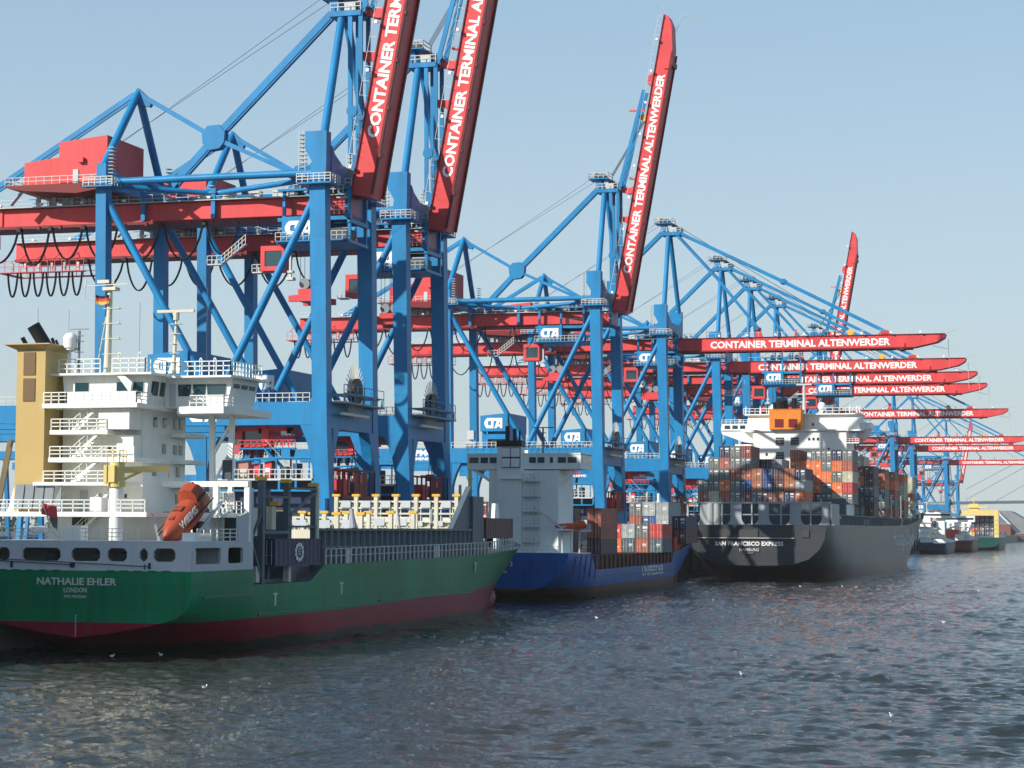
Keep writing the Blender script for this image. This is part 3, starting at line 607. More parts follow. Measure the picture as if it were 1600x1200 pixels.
    for xs in np.arange(-94, -36, 6.6): b.box(xs, xs+.45, 6.8, 7.2, 56.1, 56.5, 1)
    b.tube((-36, 9.8, 55.9), (-33.2, 9.8, 56.8), .05, 4); b.tube((-35, 9.8, 54.8), (-34.8, 9.8, 47.8), .05, 4); b.tube((-34.8, 9.8, 52.4), (-38.5, 9.8, 53.3), .05, 4)
    bp(b, 'boom_walkway', [RAIL, SIGNW])
    b = MB(); b.prism([(-79.2, 55.9), (-78.6, 58.0), (-78.0, 58.0), (-77.4, 55.9)], 'y', 9.2, 10.4); b.box(-78.9, -77.9, 8.6, 11, 57.8, 58.3); bp(b, 'boom_lug', RED)
    bp(MB().box(-69.9, -69.5, 9.4, 10.2, 55.9, 57.6), 'boom_lug', RED)
    bp(MB().prism([(-50.6, 55.9), (-50, 57.0), (-48.4, 57.0), (-47.6, 55.9)], 'y', 8.2, 11.4), 'boom_lug', RED)
    for ysh in (9.2, 10.4): b = MB(); sheave(b, (-57, ysh, 56.7), .75, .4); bp(b, 'boom_sheave', YELLOW)
    if not raised:
        for y in (8.3, 11.3):
            b = MB(); b.beam((-97.4, y, 81.3), (-72.5, y, 68.9), .3, .7); b.beam((-72.5, y, 68.9), (-49.2, y, 56.8), .3, .7); b.box(-73.2, -71.8, y-.25, y+.25, 68.4, 69.4); part(b, 'forestay', BLUE)
            b = MB(); b.beam((-97.6, y, 80.6), (-88.2, y, 70.2), .3, .6); b.beam((-88.2, y, 70.2), (-78.2, y, 57.8), .3, .5); part(b, 'forestay', BLUE)
        b = MB()
        for y in (9.1, 9.6, 10.1, 10.6): b.tube((-98.2, y, 83.2), (-57.2, y, 57.4), .05, 4)
        part(b, 'rope', DGREY)
    else:
        be.rotation_euler = (0, -rad(79.9), 0)
        for y in (8.3, 11.3):
            b = MB(); b.beam((-98.2, y, 80.8), (-98.0, y, 61.5), .3, .6, up=(1, 0, 0)); b.tube((-97.8, y-.2, 67.4), (-97.8, y+.2, 67.4), .8, 10); part(b, 'forestay', BLUE)
            b = MB(); b.beam((-96.7, y, 81.0), (-96.6, y, 66.8), .3, .6, up=(1, 0, 0)); b.beam((-96.4, y, 81.0), (-91.2, y, 101.5), .3, .7, up=(1, 0, 0)); b.tube((-96.2, y-.2, 82.0), (-96.2, y+.2, 82.0), .6, 10); part(b, 'forestay', BLUE)
        b = MB()
        for y in (9.1, 9.6, 10.1, 10.6): b.tube((-98.2, y, 84.2), (-90.9, y, 96.2), .05, 4)
        part(b, 'rope', DGREY)
        b = MB(); b.prism([(-96.2, 80.7), (-96.2, 81.3), (-93.6, 81.6), (-93.6, 80.2), (-94.6, 80.2)], 'y', 9, 10.6); b.box(-96.4, -95.0, 9.4, 10.2, 68.3, 68.7); b.beam((-94.6, 9.8, 97.6), (-91.2, 9.8, 97.4), .3, .3)
        part(b, 'boom_latch', RED)
    return root
CR = []
crU = make_crane(True); crD = make_crane(False)
spec = [(252.8, 1, 'nearest to the camera, boom raised, behind the green ship', 6),
        (285.4, 1, 'with raised boom, second from the left', 6),
        (405.8, 1, 'with its whole raised boom in view behind the blue ship', 0),
        (470.5, 0, 'with the nearest and highest of the lowered booms', 6.4),
        (539.4, 0, 'with the second highest lowered boom', 25.4),
        (586.5, 0, 'with the third highest lowered boom', 32.8),
        (634.5, 0, 'with the fourth highest lowered boom', -2),
        (729.0, 1, 'farther off, raised boom standing above the lowered ones', 0),
        (770.0, 0, 'with half shaded lettering on its lowered boom', -2),
        (998.0, 0, 'far off, upper of two close booms at the right edge', 6),
        (1099.0, 0, 'far off, lower of two close booms at the right edge', 3),
        (1330.0, 0, 'with the farthest and lowest of the lowered booms', 0)]
used = [False, False]
for y0, up, lab, tx in spec:
    src = crU if up else crD
    if not used[up]: o = src; used[up] = True
    else: o = copy_tree(src)
    o.location = (OX, y0+OYC, OZ)
    for ch in o.children:
        if ch.name.startswith('trolley') and not ch.data: ch.location.x = tx
    tag(o, 'blue and red container '+lab, 'crane', 'container cranes along the quay')
o = copy_tree(crU); o.location = (OX-38, 1985, OZ)
for ch in o.children:
    if ch.name.startswith('trolley') and not ch.data: ch.location.x = 0
tag(o, 'tiny faraway container crane with raised boom, above the yellow ship gantry', 'crane', 'container cranes along the quay')

# ---------------------------------------------------------------- hulls
def hull(root, off, cx, stations, mats, boot=None, name='hull'):
    """stations: (y, [(half width, z)...] keel to deck). mats = [hull, unused, deck]."""
    mats = [mats[0], mats[2]]
    # interpolate extra stations so the sheer and flare run smoothly
    st = []
    for (ya, pa), (yb, pb) in zip(stations[:-1], stations[1:]):
        n = max(1, min(6, int((yb-ya)/5)))
        for k in range(n): t = k/n; st.append((ya+(yb-ya)*t, [(u[0]+(v[0]-u[0])*t, u[1]+(v[1]-u[1])*t) for u, v in zip(pa, pb)]))
    st.append(stations[-1]); b = MB(); n = len(st[0][1]); m = 2*n
    rings = [[(cx+w, y, z) for w, z in pr]+[(cx-w, y, z) for w, z in pr[::-1]] for y, pr in st]
    b.v = [p for r in rings for p in r]
    for j in range(len(rings)-1):
        for i in range(m-1): b.f.append((j*m+i, j*m+i+1, (j+1)*m+i+1, (j+1)*m+i)); b.m.append(1 if i == n-1 else 0)
    for j in (0, len(rings)-1):
        for i in range(n-1): b.f.append((j*m+i, j*m+i+1, j*m+m-2-i, j*m+m-1-i)); b.m.append(0)
    return b.build(name, mats, root, off, True)
def interp(keys, y):
    ks = [k[0] for k in keys]
    if y <= ks[0]: return keys[0][1]
    for (a, pa), (c, pc) in zip(keys[:-1], keys[1:]):
        if y <= c:
            t = (y-a)/(c-a); return [(u[0]+(v[0]-u[0])*t, u[1]+(v[1]-u[1])*t) for u, v in zip(pa, pc)]
    return keys[-1][1]
def wall_with_openings(b, axis, c0, c1, u0, u1, z0, z1, holes, zh0, zh1, ch=0.22, mi=None):
    """a plate (between c0 and c1 on the thin axis) with a row of chamfered openings"""
    def bx(a, e, zz0, zz1):
        if axis == 'y': b.box(a, e, c0, c1, zz0, zz1, mi)
        else: b.box(c0, c1, a, e, zz0, zz1, mi)
    def pr(poly):
        b.prism(poly, axis, c0+.002, c1-.002, mi)
    bx(u0, u1, z0, zh0); bx(u0, u1, zh1, z1)
    p = u0
    for a, e in holes:
        if a > p: bx(p, a, zh0, zh1)
        for (x, s) in ((a, 1), (e, -1)):
            pr([(x, zh0), (x+s*ch, zh0), (x, zh0+ch)]); pr([(x, zh1), (x, zh1-ch), (x+s*ch, zh1)])
        p = e
    if p < u1: bx(p, u1, zh0, zh1)
PERS = {}
# ================================================================ green ship
def green_ship():
    cx = -86.2; O = (cx, 163.5, 0)
    R_ = empty('cargo_ship', O); tag(R_, 'green hulled feeder ship with white deckhouse and tan funnel, nearest the camera', 'ship')
    keys = [(163.5, [(0,1.6),(3.6,2.1),(7.2,2.75),(9.3,3.3),(10.4,4.05),(10.8,5.1),(10.8,7.4)]),
            (166.5, [(0,0.6),(3.9,1.1),(7.6,2.0),(9.9,2.85),(10.7,3.9),(10.8,5.2),(10.8,7.4)]),
            (171, [(0,-1.2),(4.3,-.6),(8.2,1.0),(10.2,2.5),(10.75,3.5),(10.8,5.2),(10.8,7.4)]),
            (176.8, [(0,-3),(5.5,-2.4),(9.0,-.2),(10.4,1.6),(10.8,2.95),(10.8,5.2),(10.8,7.4)]),
            (176.9, [(0,-3),(5.5,-2.4),(9.0,-.2),(10.4,1.6),(10.8,2.95),(10.8,4.9),(10.8,5.95)]),
            (191.0, [(0,-5),(8,-5),(10.4,-3),(10.8,0.3),(10.8,3.0),(10.8,4.9),(10.8,5.95)]),
            (195.0, [(0,-5),(8.5,-5),(10.6,-3),(10.8,0.3),(10.8,3.0),(10.8,5.2),(10.8,7.55)]),
            (240, [(0,-5),(8.5,-5),(10.4,-3),(10.75,0.2),(10.8,3.6),(10.8,5.6),(10.8,7.85)]),
            (254, [(0,-5),(6.5,-5),(8.5,-3),(9.1,0.2),(9.8,3.8),(10.4,6.0),(10.7,8.1)]),
            (267, [(0,-5),(3.6,-5),(5.4,-3),(5.8,0.2),(7.4,4.1),(9.0,6.4),(10.2,8.5)]),
            (276, [(0,-5),(1.2,-4.5),(2.3,-3),(2.3,0.2),(4.4,4.5),(6.4,6.9),(8.2,9.0)]),
            (283, [(0,-4.5),(0.4,-4),(0.6,-2.5),(0.5,0.4),(1.6,4.8),(3.4,7.3),(5.2,9.4)]),
            (287.5, [(0,2.0),(0.1,2.2),(0.15,2.5),(0.2,3.0),(0.6,5.2),(1.4,7.7),(2.4,9.7)]),
            (290, [(0,8),(0.1,8.2),(0.15,8.4),(0.2,8.7),(0.25,9.0),(0.3,9.4),(0.4,9.9)])]
    boot = lambda y: 3.0 if y < 200 else 3.0+(y-200)*0.0145
    st = [(k[0], k[1]) for k in keys]
    H = hull(R_, O, cx, st, [HGREEN, BOOT1, TRIM], boot)
    # bulbous bow
    b = MB(); b.sphere((cx, 0, 0), 1); b.v = [(cx+(v[0]-cx)*1.7, 283+v[1]*6.5, 1.4+v[2]*2.1) for v in b.v]; b.build('bulbous_bow', BOOT1, R_, O, True)
    xs = cx+10.8
    b = MB(); b.box(xs, xs+.12, 178, 207, 3.15, 3.32); b.box(xs, xs+.12, 211, 246, 3.38, 3.55); b.box(xs, xs+.1, 166, 177, 5.05, 5.2); b.build('rubbing_strake', STRAKE, R_, O)
    b = MB()
    for y, z in ((182, 3.9), (199.5, 4.5), (246, 5.8)): b.box(xs, xs+.03, y, y+.35, z, z+1.1); b.box(xs+.01, xs+.035, y-.3, y+.6, z+1.0, z+1.2)
    for k in range(12): b.box(cx-.05, cx+.06, 163.44, 163.49, 1.75+k*.16, 1.82+k*.16)
    b.build('draft_marks', RAIL, R_, O)
    text('ship_name', 'NATHALIE EHLER', RAIL, R_, 7.6, .62, (-90.0, 163.47, 6.15), bold=.02, off=O)
    text('ship_name', 'LONDON', RAIL, R_, 2.2, .42, (-87.4, 163.47, 5.5), bold=.01, off=O)
    text('ship_name', 'IMO 9242560', RAIL, R_, 2.1, .26, (-87.35, 163.47, 5.02), bold=.01, off=O)
    # ---- white aft bulwark with mooring openings
    b = MB(); k = .9343
    hs = [(-96.4,-95.0),(-93.9,-92.75),(-91.5,-87.8),(-86.75,-84.0),(-83.3,-81.45),(-80.25,-79.5),(-78.95,-76.9)]
    wall_with_openings(b, 'y', 163.5, 163.75, -97.0, -75.4, 7.4, 9.85, hs, 8.22, 9.36, .3)
    for x in np.arange(-95, -77, 1.3): b.box(x, x+.7, 163.40, 163.49, 7.36, 7.46, 1) if abs(x+86) > 2 else None
    b.box(-79.8, -79.7, 163.42, 163.5, 7.55, 8.0, 1); b.box(-79.4, -79.2, 163.40, 163.5, 7.6, 8.1, 2); b.box(-92.6, -92.4, 163.40, 163.5, 7.6, 8.1, 2)
    sheave(b, (-86.6, 163.4, 7.85), .22, .2, 'y', 2)
    b.build('aft_bulwark', [GREYW, STRAKE, BLACK], R_, O)
    b = MB(); b.tube((-97, 163.3, 8.35), (-86.7, 163.35, 7.9), .04, 5); b.tube((-97, 163.3, 8.5), (-79.2, 163.35, 7.8), .04, 5); b.build('mooring_line', DGREY, R_, O)
    b = MB(); wall_with_openings(b, 'x', -75.65, -75.4, 163.75, 176.8, 7.4, 9.85, [(164.2, 169.6), (171.2, 174.5)], 8.0, 9.4, .2)
    b.box(-75.7, -75.35, 163.6, 164.3, 7.4, 9.2)
    b.prism([(173.5, 9.85), (176.8, 9.85), (176.8, 14.8), (175.9, 14.8), (175.9, 12.6), (173.5, 12.2)], 'x', -75.68, -75.42)
    b.build('side_bulwark', GREYW, R_, O); MB().box(-97, -96.7, 163.75, 176.8, 7.4, 9.85).build('side_bulwark', GREYW, R_, O)
    b = MB(); b.box(-96.9, -75.5, 163.8, 177, 9.86, 9.98); b.box(-96.7, -75.7, 164, 177, 7.42, 7.5, 1); b.box(-96.7, -75.7, 170, 170.3, 7.5, 9.86)
    for x in (-90, -85.5, -82.6): b.box(x, x+.8, 165, 166, 7.5, 8.4, 2); sheave(b, (x+.4, 165.5, 8.5), .55, 1.0, 'x', 2)
    b.build('poop_deck', [GREYW, TRIM, DGREY], R_, O)
    # ---- decks and houses
    def deck(b, x0, x1, y0, y1, z, t=.42, rail=True, mi=0):
        b.box(x0, x1, y0, y1, z-t, z, mi)
    dk = MB(); ra = MB()
    ra.rail([(-96.8, 163.7, 9.98), (-80.5, 163.7, 9.98)], 1.05, 1.3, .035, 3); ra.rail([(-75.6, 165, 9.98), (-75.6, 173.4, 9.98)], 1.05, 1.3, .035, 3)
    deck(dk, -97.2, -81.2, 166.6, 178, 12.5); deck(dk, -81.2, -76.6, 173.5, 178, 12.5); ra.rail([(-97.1, 166.7, 12.5), (-86.2, 166.7, 12.5)], 1.05, 1.1, .04, 3); ra.rail([(-84.9, 166.7, 12.5), (-81.4, 166.7, 12.5)], 1.05, 1.1, .04, 3); ra.rail([(-76.7, 173.6, 12.5), (-76.7, 177, 12.5)], 1.05, 1.1, .04, 3)
    deck(dk, -93.9, -85.2, 169.4, 178, 15.2, .3); ra.rail([(-92.9, 169.5, 15.2), (-85.3, 169.5, 15.2)], 1.0, 1.1, .04, 3)
    deck(dk, -92.9, -84.3, 170.3, 178, 17.45, .42); ra.rail([(-92.8, 170.4, 17.45), (-84.4, 170.4, 17.45)], 1.0, 1.0, .04, 3)
    deck(dk, -92.8, -87.0, 170.3, 178, 19.95, .40); ra.rail([(-92.7, 170.4, 19.95), (-87.2, 170.4, 19.95)], 1.0, 1.0, .04, 3)
    deck(dk, -93.4, -83.9, 169.9, 178.5, 22.35, .42); ra.rail([(-93.3, 170, 22.35), (-91.0, 170, 22.35)], 1.0, .9, .04, 3); ra.rail([(-91, 170, 22.35), (-84, 170, 22.35), (-84, 173, 22.35)], 1.0, .9, .04, 3)
    # solid screens on the balconies
    dk.box(-90.9, -84.1, 169.98, 170.05, 22.38, 23.3)
    # bridge wing floor (starboard), with a faceted outer edge
    dk.prism([(-84.0, 178.6), (-82.2, 174.6), (-80.8, 174.2), (-77.4, 174.2), (-76.8, 175.2), (-76.8, 184), (-84, 184)], 'z', 21.55, 22.2)
    ra.rail([(-80.8, 174.3, 22.2), (-77.4, 174.3, 22.2), (-76.9, 175.2, 22.2)], 1.0, .7, .04, 3)
    # starboard side galleries
    for z in (12.5, 15.2, 17.45, 19.95): dk.box(-84.7, -82.9, 178.6, 182.6, z-.35, z)
    dk.build('deck', WHITE, R_, O); ra.build('railing', WHITE, R_, O)
    hs_ = MB()
    hs_.box(-92.9, -84.75, 173.0, 182, 12.5, 22.0)
    hs_.box(-92.4, -78.6, 171.4, 177, 9.98, 12.1)
    hs_.prism([(-97, 12.5), (-92.6, 12.5), (-92.6, 14.9), (-96.3, 14.9)], 'y', 170.4, 177)
    # stair casing block
    hs_.box(-88.0, -84.95, 170.5, 173.0, 20.0, 21.93); hs_.box(-86.6, -84.95, 171.4, 173.0, 17.5, 19.5)
    H1 = hs_.build('deckhouse', WHITE, R_, O)
    b = MB()
    for k in range(4): b.prism([(-96.0+k*1.0, 12.75), (-95.15+k*1.0, 12.75), (-94.9+k*1.0, 15.0), (-95.75+k*1.0, 15.0)], 'y', 169.7-.0, 169.9)
    b.prism([(-92.2, 12.6), (-91.2, 12.6), (-91.1, 15)], 'y', 169.6, 169.8)
    b.build('louvre', GREY, R_, O)
    # bridge (wheelhouse) - aft wall with slanted windows
    b = MB()
    b.prism([(-92.3, 22.35), (-84.2, 22.35), (-83.9, 25.0), (-92.6, 25.0)], 'y', 172.2, 183)
    b.prism([(-84.1, 22.2), (-77.9, 22.2), (-77.3, 24.9), (-84.1, 24.9)], 'y', 176.0, 182.0)
    BR = b.build('wheelhouse', WHITE, R_, O)
    b = MB(); b.box(-93.4, -83.2, 171.2, 184, 25.0, 25.18); b.prism([(-84.6, 174.9), (-77.0, 174.9), (-76.6, 176), (-76.6, 183), (-84.6, 183)], 'z', 24.9, 25.08)
    b.prism([(-87.0, 25.1), (-86.2, 25.1), (-85.2, 24.3), (-85.4, 23.3), (-86.4, 24.6)], 'y', 171.4, 171.8)
    b.build('roof', WHITE, R_, O)
    def win(x0, x1, z0, z1, y, p=BR, sl=0):
        MB().box(x0-.07, x1+.07, y-.05, y+.02, z0-.07, z1+.07).build('window_frame', WHITE, p, O)
        w = MB().prism([(x0, z0), (x1, z0), (x1+sl, z1), (x0-sl, z1)], 'y', y-.08, y-.052); w.build('window', GLASS, p, O)
    for x0, x1 in ((-91.3, -89.9), (-87.1, -85.8), (-85.6, -84.4)): win(x0, x1, 23.3, 24.35, 172.2)
    for x0, x1 in ((-82.7, -81.5), (-81.2, -80.0), (-79.8, -78.0)): win(x0, x1, 23.25, 24.35, 176.0, sl=.06)
    for y0, y1 in ((176.5, 178), (178.3, 179.8), (180.1, 181.6)):
        MB().prism([(-77.78+.02, 23.2), (-77.45, 24.4), (-77.40, 24.4), (-77.70, 23.2)], 'y', y0, y1).build('window', GLASS, BR, O)
    for y0, y1 in ((173, 174.4), (174.8, 175.8)): MB().prism([(-84.12, 23.2), (-83.98, 24.5), (-83.92, 24.5), (-84.06, 23.2)], 'y', y0, y1).build('window', GLASS, BR, O)
    MB().box(-83.6, -83.0, 175.9, 175.98, 22.3, 24.4).build('door', GREYW, BR, O)
    # small ports and doors of the house
    for (x, z) in ((-87.4, 20.7), (-88.2, 20.7), (-86.2, 18.3), (-88.2, 18.1), (-87.2, 16.2), (-85.6, 16.1), (-89, 13.8), (-88.2, 13.9), (-86.5, 13.8), (-88.6, 16.0)):
        MB().box(x, x+.22, 172.92, 172.98, z, z+.38).build('porthole', GLASS, H1, O)
    for y, z in ((175, 20.4), (177, 20.4), (179.4, 20.4), (180.6, 20.4), (177, 18), (179.4, 18), (180.6, 18), (175, 15.9), (180, 15.9), (180, 13.4)):
        MB().box(-84.73, -84.68, y, y+.7, z, z+.9).build('porthole', GLASS, H1, O)
    MB().box(-91.0, -90.2, 172.9, 172.98, 12.5, 14.5).build('door', GREYW, H1, O); MB().box(-90.9, -89.4, 171.3, 171.38, 9.98, 12).build('door', DARKHOLE, H1, O)
    # zig-zag stairs on the aft face
    b = MB()
    for z0, z1, s in ((9.98, 12.5, 1), (12.5, 15.2, -1), (15.2, 17.45, 1), (17.45, 19.95, 1), (19.95, 22.35, 1)):
        xa, xb = -90.6, -87.6
        if s < 0: xa, xb = -88.6, -86.0
        for y in (170.5, 171.3):
            b.beam((xa, y, z0), (xb, y, z1), .06, .24); b.beam((xa, y, z0+.95), (xb, y, z1+.95), .05, .05)
            for t in (0, .25, .5, .75, 1): b.beam((xa+(xb-xa)*t, y, z0+(z1-z0)*t), (xa+(xb-xa)*t, y, z0+(z1-z0)*t+.95), .04, .04)
        for i in range(9): t = (i+.5)/9; b.box(xa+(xb-xa)*t-.14, xa+(xb-xa)*t+.14, 170.5, 171.3, z0+(z1-z0)*t, z0+(z1-z0)*t+.04)
    b.build('outside_stairs', WHITE, R_, O)
    # funnel
    f = MB(); f.box(-96.2, -93.3, 170.2, 174.4, 12.4, 27.3); f.taper((-96.2, -93.3, 170.2, 174.4, 27.3), (-97.1, -92.5, 169.4, 175.2, 27.75)); f.box(-97.1, -92.5, 169.4, 175.2, 27.75, 27.85)
    FN = f.build('funnel', TAN, R_, O)
    for z in (25.0, 22.6): MB().box(-95.5, -94.3, 170.13, 170.19, z, z+2.1).build('vent_grille', paint('funnel_brown', (.16, .10, .05), .6, .1) if 'funnel_brown' not in MATS else MATS['funnel_brown'], FN, O)
    b = MB(); b.tube((-94.3, 172, 27.8), (-95.3, 171.4, 29.7), .62, 16).tube((-96.2, 172, 27.8), (-96.5, 171.6, 28.6), .22, 8).tube((-93.4, 172, 27.8), (-93.5, 171.7, 28.5), .15, 8).tube((-93.0, 172, 27.8), (-93.1, 171.7, 28.3), .12, 8)
    b.build('exhaust_pipe', BLACK, FN, O, True)
    # monkey island: rails, mast, radar mast, dome, antennas
    b = MB(); b.rail([(-92.7, 171.6, 25.2), (-88.5, 171.6, 25.2)], 1.3, .9, .04, 3); b.rail([(-87.3, 171.6, 25.2), (-84.0, 171.6, 25.2), (-83.6, 175.2, 25.2)], 1.3, .9, .04, 3); b.rail([(-83.6, 175.2, 25.1), (-77.2, 175.2, 25.1), (-77.0, 182, 25.1)], 1.3, .7, .04, 3)
    for x in (-86.9, -84.9): b.path([(x, 172, 25.2), (x, 172, 26.9), (x+.12, 172, 27.1), (x+.3, 172, 26.9)], .05, 6)
    for x in (-80.4, -79.0): b.path([(x, 175.5, 25.1), (x, 175.5, 26.6), (x+.1, 175.5, 26.75), (x+.25, 175.5, 26.5)], .05, 6)
    b.build('railing', WHITE, R_, O)
    b = MB(); b.tube((-88.5, 173, 25.2), (-88.35, 173, 33.0), .36, 12, .22); b.beam((-90.9, 173, 33.4), (-86.6, 173, 33.5), .1, .08); b.box(-88.9, -87.6, 172.5, 173.5, 32.9, 33.2)
    for z in (27, 28.4, 29.8, 31.2): b.box(-88.9, -87.3, 172.7, 173.3, z, z+.06); b.tube((-87.4, 173, z), (-87.4, 173, z+.35), .07, 5)
    b.tube((-90.2, 174, 25.2), (-88.7, 173, 30.5), .07, 6); b.box(-90.9, -90.8, 172.9, 173.0, 33.4, 34); b.box(-89.6, -88.4, 172.8, 172.9, 33.6, 33.9); b.tube((-88, 173, 33.2), (-88, 173, 34.1), .05, 5)
    b.path([(-90.9, 173, 33.3), (-90.9, 173, 32.2), (-89, 173, 32.2)], .03, 4)
    b.build('signal_mast', CREAM, R_, O)
    b = MB(); b.tube((-82.6, 174.6, 25.2), (-82.4, 174.6, 30.2), .2, 10, .12); b.box(-84.3, -80.6, 174.45, 174.7, 30.9, 31.15); b.tube((-82.4, 174.6, 30.2), (-82.4, 174.6, 30.9), .28, 10)
    for z in (26.3, 27.1, 28, 28.9, 29.8): b.box(-82.9, -81.9, 174.3, 174.9, z, z+.05)
    b.build('radar_mast', CREAM, R_, O)
    b = MB(); b.tube((-91.1, 172.4, 25.2), (-91.1, 172.4, 29.2), .13, 8); b.box(-92.0, -90.2, 172.3, 172.5, 29.3, 29.38)
    for z in (26.2, 27.2, 28.2, 28.7): b.box(-91.5, -90.7, 172.2, 172.6, z, z+.05)
    b.build('aft_mast', GREY, R_, O)
    b = MB(); b.tube((-91.9, 172.2, 25.2), (-91.9, 172.2, 27.4), .12, 8); b.tube((-91.9, 172.2, 27.4), (-91.9, 172.2, 27.6), .45, 14)
    b.tube((-91.9, 172.2, 27.6), (-91.9, 172.2, 28.4), .58, 18, .66); b.sphere((-91.9, 172.2, 28.4), .66, 18, 10, .95); b.build('satellite_dome', SIGNW, R_, O, True)
    b = MB()
    for x, z in ((-95.7, 31.5), (-92.5, 31.2), (-85.3, 31.8), (-78.6, 33)): b.tube((x, 173, 25.2), (x, 173, z), .022, 4)
    b.build('whip_antenna', GREY, R_, O)
    # wing supports: forked posts
    b = MB(); b.beam((-80.0, 178, 9.98), (-80.2, 178, 21.6), .45, .45); b.beam((-78.3, 178, 9.98), (-78.2, 178, 21.6), .45, .45); b.beam((-80, 178, 18), (-78.2, 178, 21), .25, .25); b.beam((-78.2, 178, 18.5), (-80, 178, 15.2), .2, .2)
    b.box(-84, -75.5, 175.6, 176.1, 14.9, 15.4); b.box(-75.9, -75.4, 175.7, 176.2, 9.9, 15.4); b.box(-78.9, -78.4, 175.5, 176, 9.9, 15)
    b.build('portal_frame', WHITE, R_, O)
    MB().box(-78.9, -78.0, 177.5, 177.7, 15.6, 17.4).build('navigation_light_box', DGREY, R_, O)
    # deck crane
    dc = MB(); dc.tube((-84.4, 167.2, 9.98), (-84.4, 167.2, 14.7), .62, 18); dc.build('crane_post', WHITE, R_, O, True)
    b = MB(); b.tube((-84.4, 167.2, 14.7), (-84.4, 167.2, 15.2), .78, 18).tube((-84.4, 167.2, 15.2), (-84.4, 167.2, 16.9), .66, 18); b.box(-85.1, -84.2, 166.3, 166.8, 15.1, 16.6); b.beam((-84, 167.2, 16.2), (-80.9, 170.2, 16.4), .4, .55); b.beam((-84, 167.4, 15.3), (-82.8, 168.6, 16.1), .22, .22); b.tube((-80.9, 170.2, 16.4), (-80.8, 170.2, 15.6), .06, 5)
    b.rail([(-85, 166.5, 16.9), (-83.8, 166.5, 16.9), (-83.8, 167.8, 16.9)], 1, .6, .03, 2); b.box(-85.2, -84.9, 166.2, 166.4, 14.9, 16.6)
    b.build('deck_crane', PALEY, R_, O, True)
    # free-fall boat ramp
    b = MB()
    for x in (-80.2, -77.6): b.beam((x, 174.6, 13.6), (x, 166.0, 8.6), .2, .34); b.beam((x, 174.9, 13.0), (x, 174.9, 9.98), .22, .22); b.beam((x, 170.6, 10.9), (x, 170.6, 9.98), .18, .18)
    b.beam((-80.4, 167.8, 9.6), (-81.0, 167.4, 12.4), .14, .2)
    b.build('lifeboat_ramp', GREYW, R_, O)
    # liferafts / lockers / winch
    MB().box(-87.4, -86.3, 168.0, 169, 12.5, 13.8).build('deck_locker', SIGNW, R_, O); MB().box(-88.1, -86.5, 164.6, 166.0, 9.98, 11.3).build('deck_locker', SIGNW, R_, O); MB().tube((-91.4, 165, 10.9), (-90, 165, 10.9), .35, 10).build('liferaft_canister', SIGNW, R_, O)
    b = MB(); sheave(b, (-77.9, 170.4, 11.0), .75, .6, 'x'); b.build('rope_reel', BLACK, R_, O)
    b = MB(); b.rail([(-80.6, 177.5, 12.9), (-77.7, 177.5, 12.9)], 1.5, .42, .06, 3); b.build('hatch_grating', WHITE, R_, O); MB().box(-77.0, -75.8, 165, 168.5, 9.98, 10.7).build('deck_locker', WHITE, R_, O)
    b = MB(); b.beam((-100.9, 175, 11.5), (-99.4, 175, 19.3), .42, .42); b.beam((-100.5, 174.6, 12.0), (-99.2, 174.6, 18.6), .1, .3); b.tube((-101.2, 175, 7), (-100.8, 175, 12), .3, 8); b.build('loading_derrick', paint('weathered_brown', (.16, .13, .08), .7, .2), R_, O)
    # flag
    b = MB(); b.tube((-88.2, 163.7, 9.98), (-89.2, 162.4, 13.4), .06, 6); b.build('flagstaff', WHITE, R_, O)
    fl = MB(); n = 8; v = []
    for i in range(n+1):
        t = i/n; w = .18*math.sin(t*7)
        v += [(-89.05-.1-t*1.3*-1+0, 162.6+w, 13.2-.25*t), (-89.25+t*1.5, 162.6+w*1.2, 12.25-.35*t)]
    fl.add(v, [(2*i, 2*i+2, 2*i+3, 2*i+1) for i in range(n)]); fl.add([(p[0], p[1]+.02, p[2]) for p in v], [(2*i, 2*i+1, 2*i+3, 2*i+2) for i in range(n)])
    fg = fl.build('red_flag', RED, None, (0, 0, 0)); tag(fg, 'small red ensign flying at the stern rail of the green ship', 'flag')
    v = []; fl = MB(); cols = (BLACK, RED, YELLOW)
    for i in range(7):
        t = i/6; w = .15*math.sin(t*6)
        for j in range(4): v.append((-89.6+t*1.4, 172.6+w, 32.5-.12*math.sin(t*3)-j*.27))
    for i in range(6):
        for j in range(3): fl.add([], [], 0); fl.f.append((i*4+j, i*4+4+j, i*4+5+j, i*4+1+j)); fl.m.append(j)
    fl.v = v; fg = fl.build('striped_flag', [BLACK, RED, YELLOW]); tag(fg, 'black red and gold flag hanging from the mast of the green ship', 'flag')
    # ---- midship gap: deck structures and cell guides
    b = MB()
    for x, y, z1 in ((-76.2, 180.5, 15.6), (-77.4, 184.6, 14.8), (-76.4, 187.2, 15.5), (-76.4, 194.3, 15.3)): b.box(x-.28, x+.28, y-.28, y+.28, 5.95, z1)
    b.box(-96.5, -76, 177.4, 177.8, 5.95, 12.6)
    b.box(-76.3, -76.0, 180.5, 187.2, 10.6, 10.9); b.box(-76.3, -76.0, 180.5, 187.2, 14.0, 14.2); b.box(-76.3, -76, 187.2, 194.3, 11.2, 11.4); b.box(-76.3, -76, 187.2, 194.3, 14.9, 15.1)
    b.beam((-76.1, 187.4, 12.4), (-76.1, 194.1, 14.8), .2, .25); b.beam((-76.1, 177.9, 10), (-76.1, 180.4, 6.4), .2, .25); b.beam((-76.1, 177.9, 10), (-76.1, 181, 13.4), .2, .2)
    b.box(-96, -76.6, 188.6, 189.0, 5.95, 12.8); b.box(-96, -76.6, 182, 182.3, 5.95, 11)
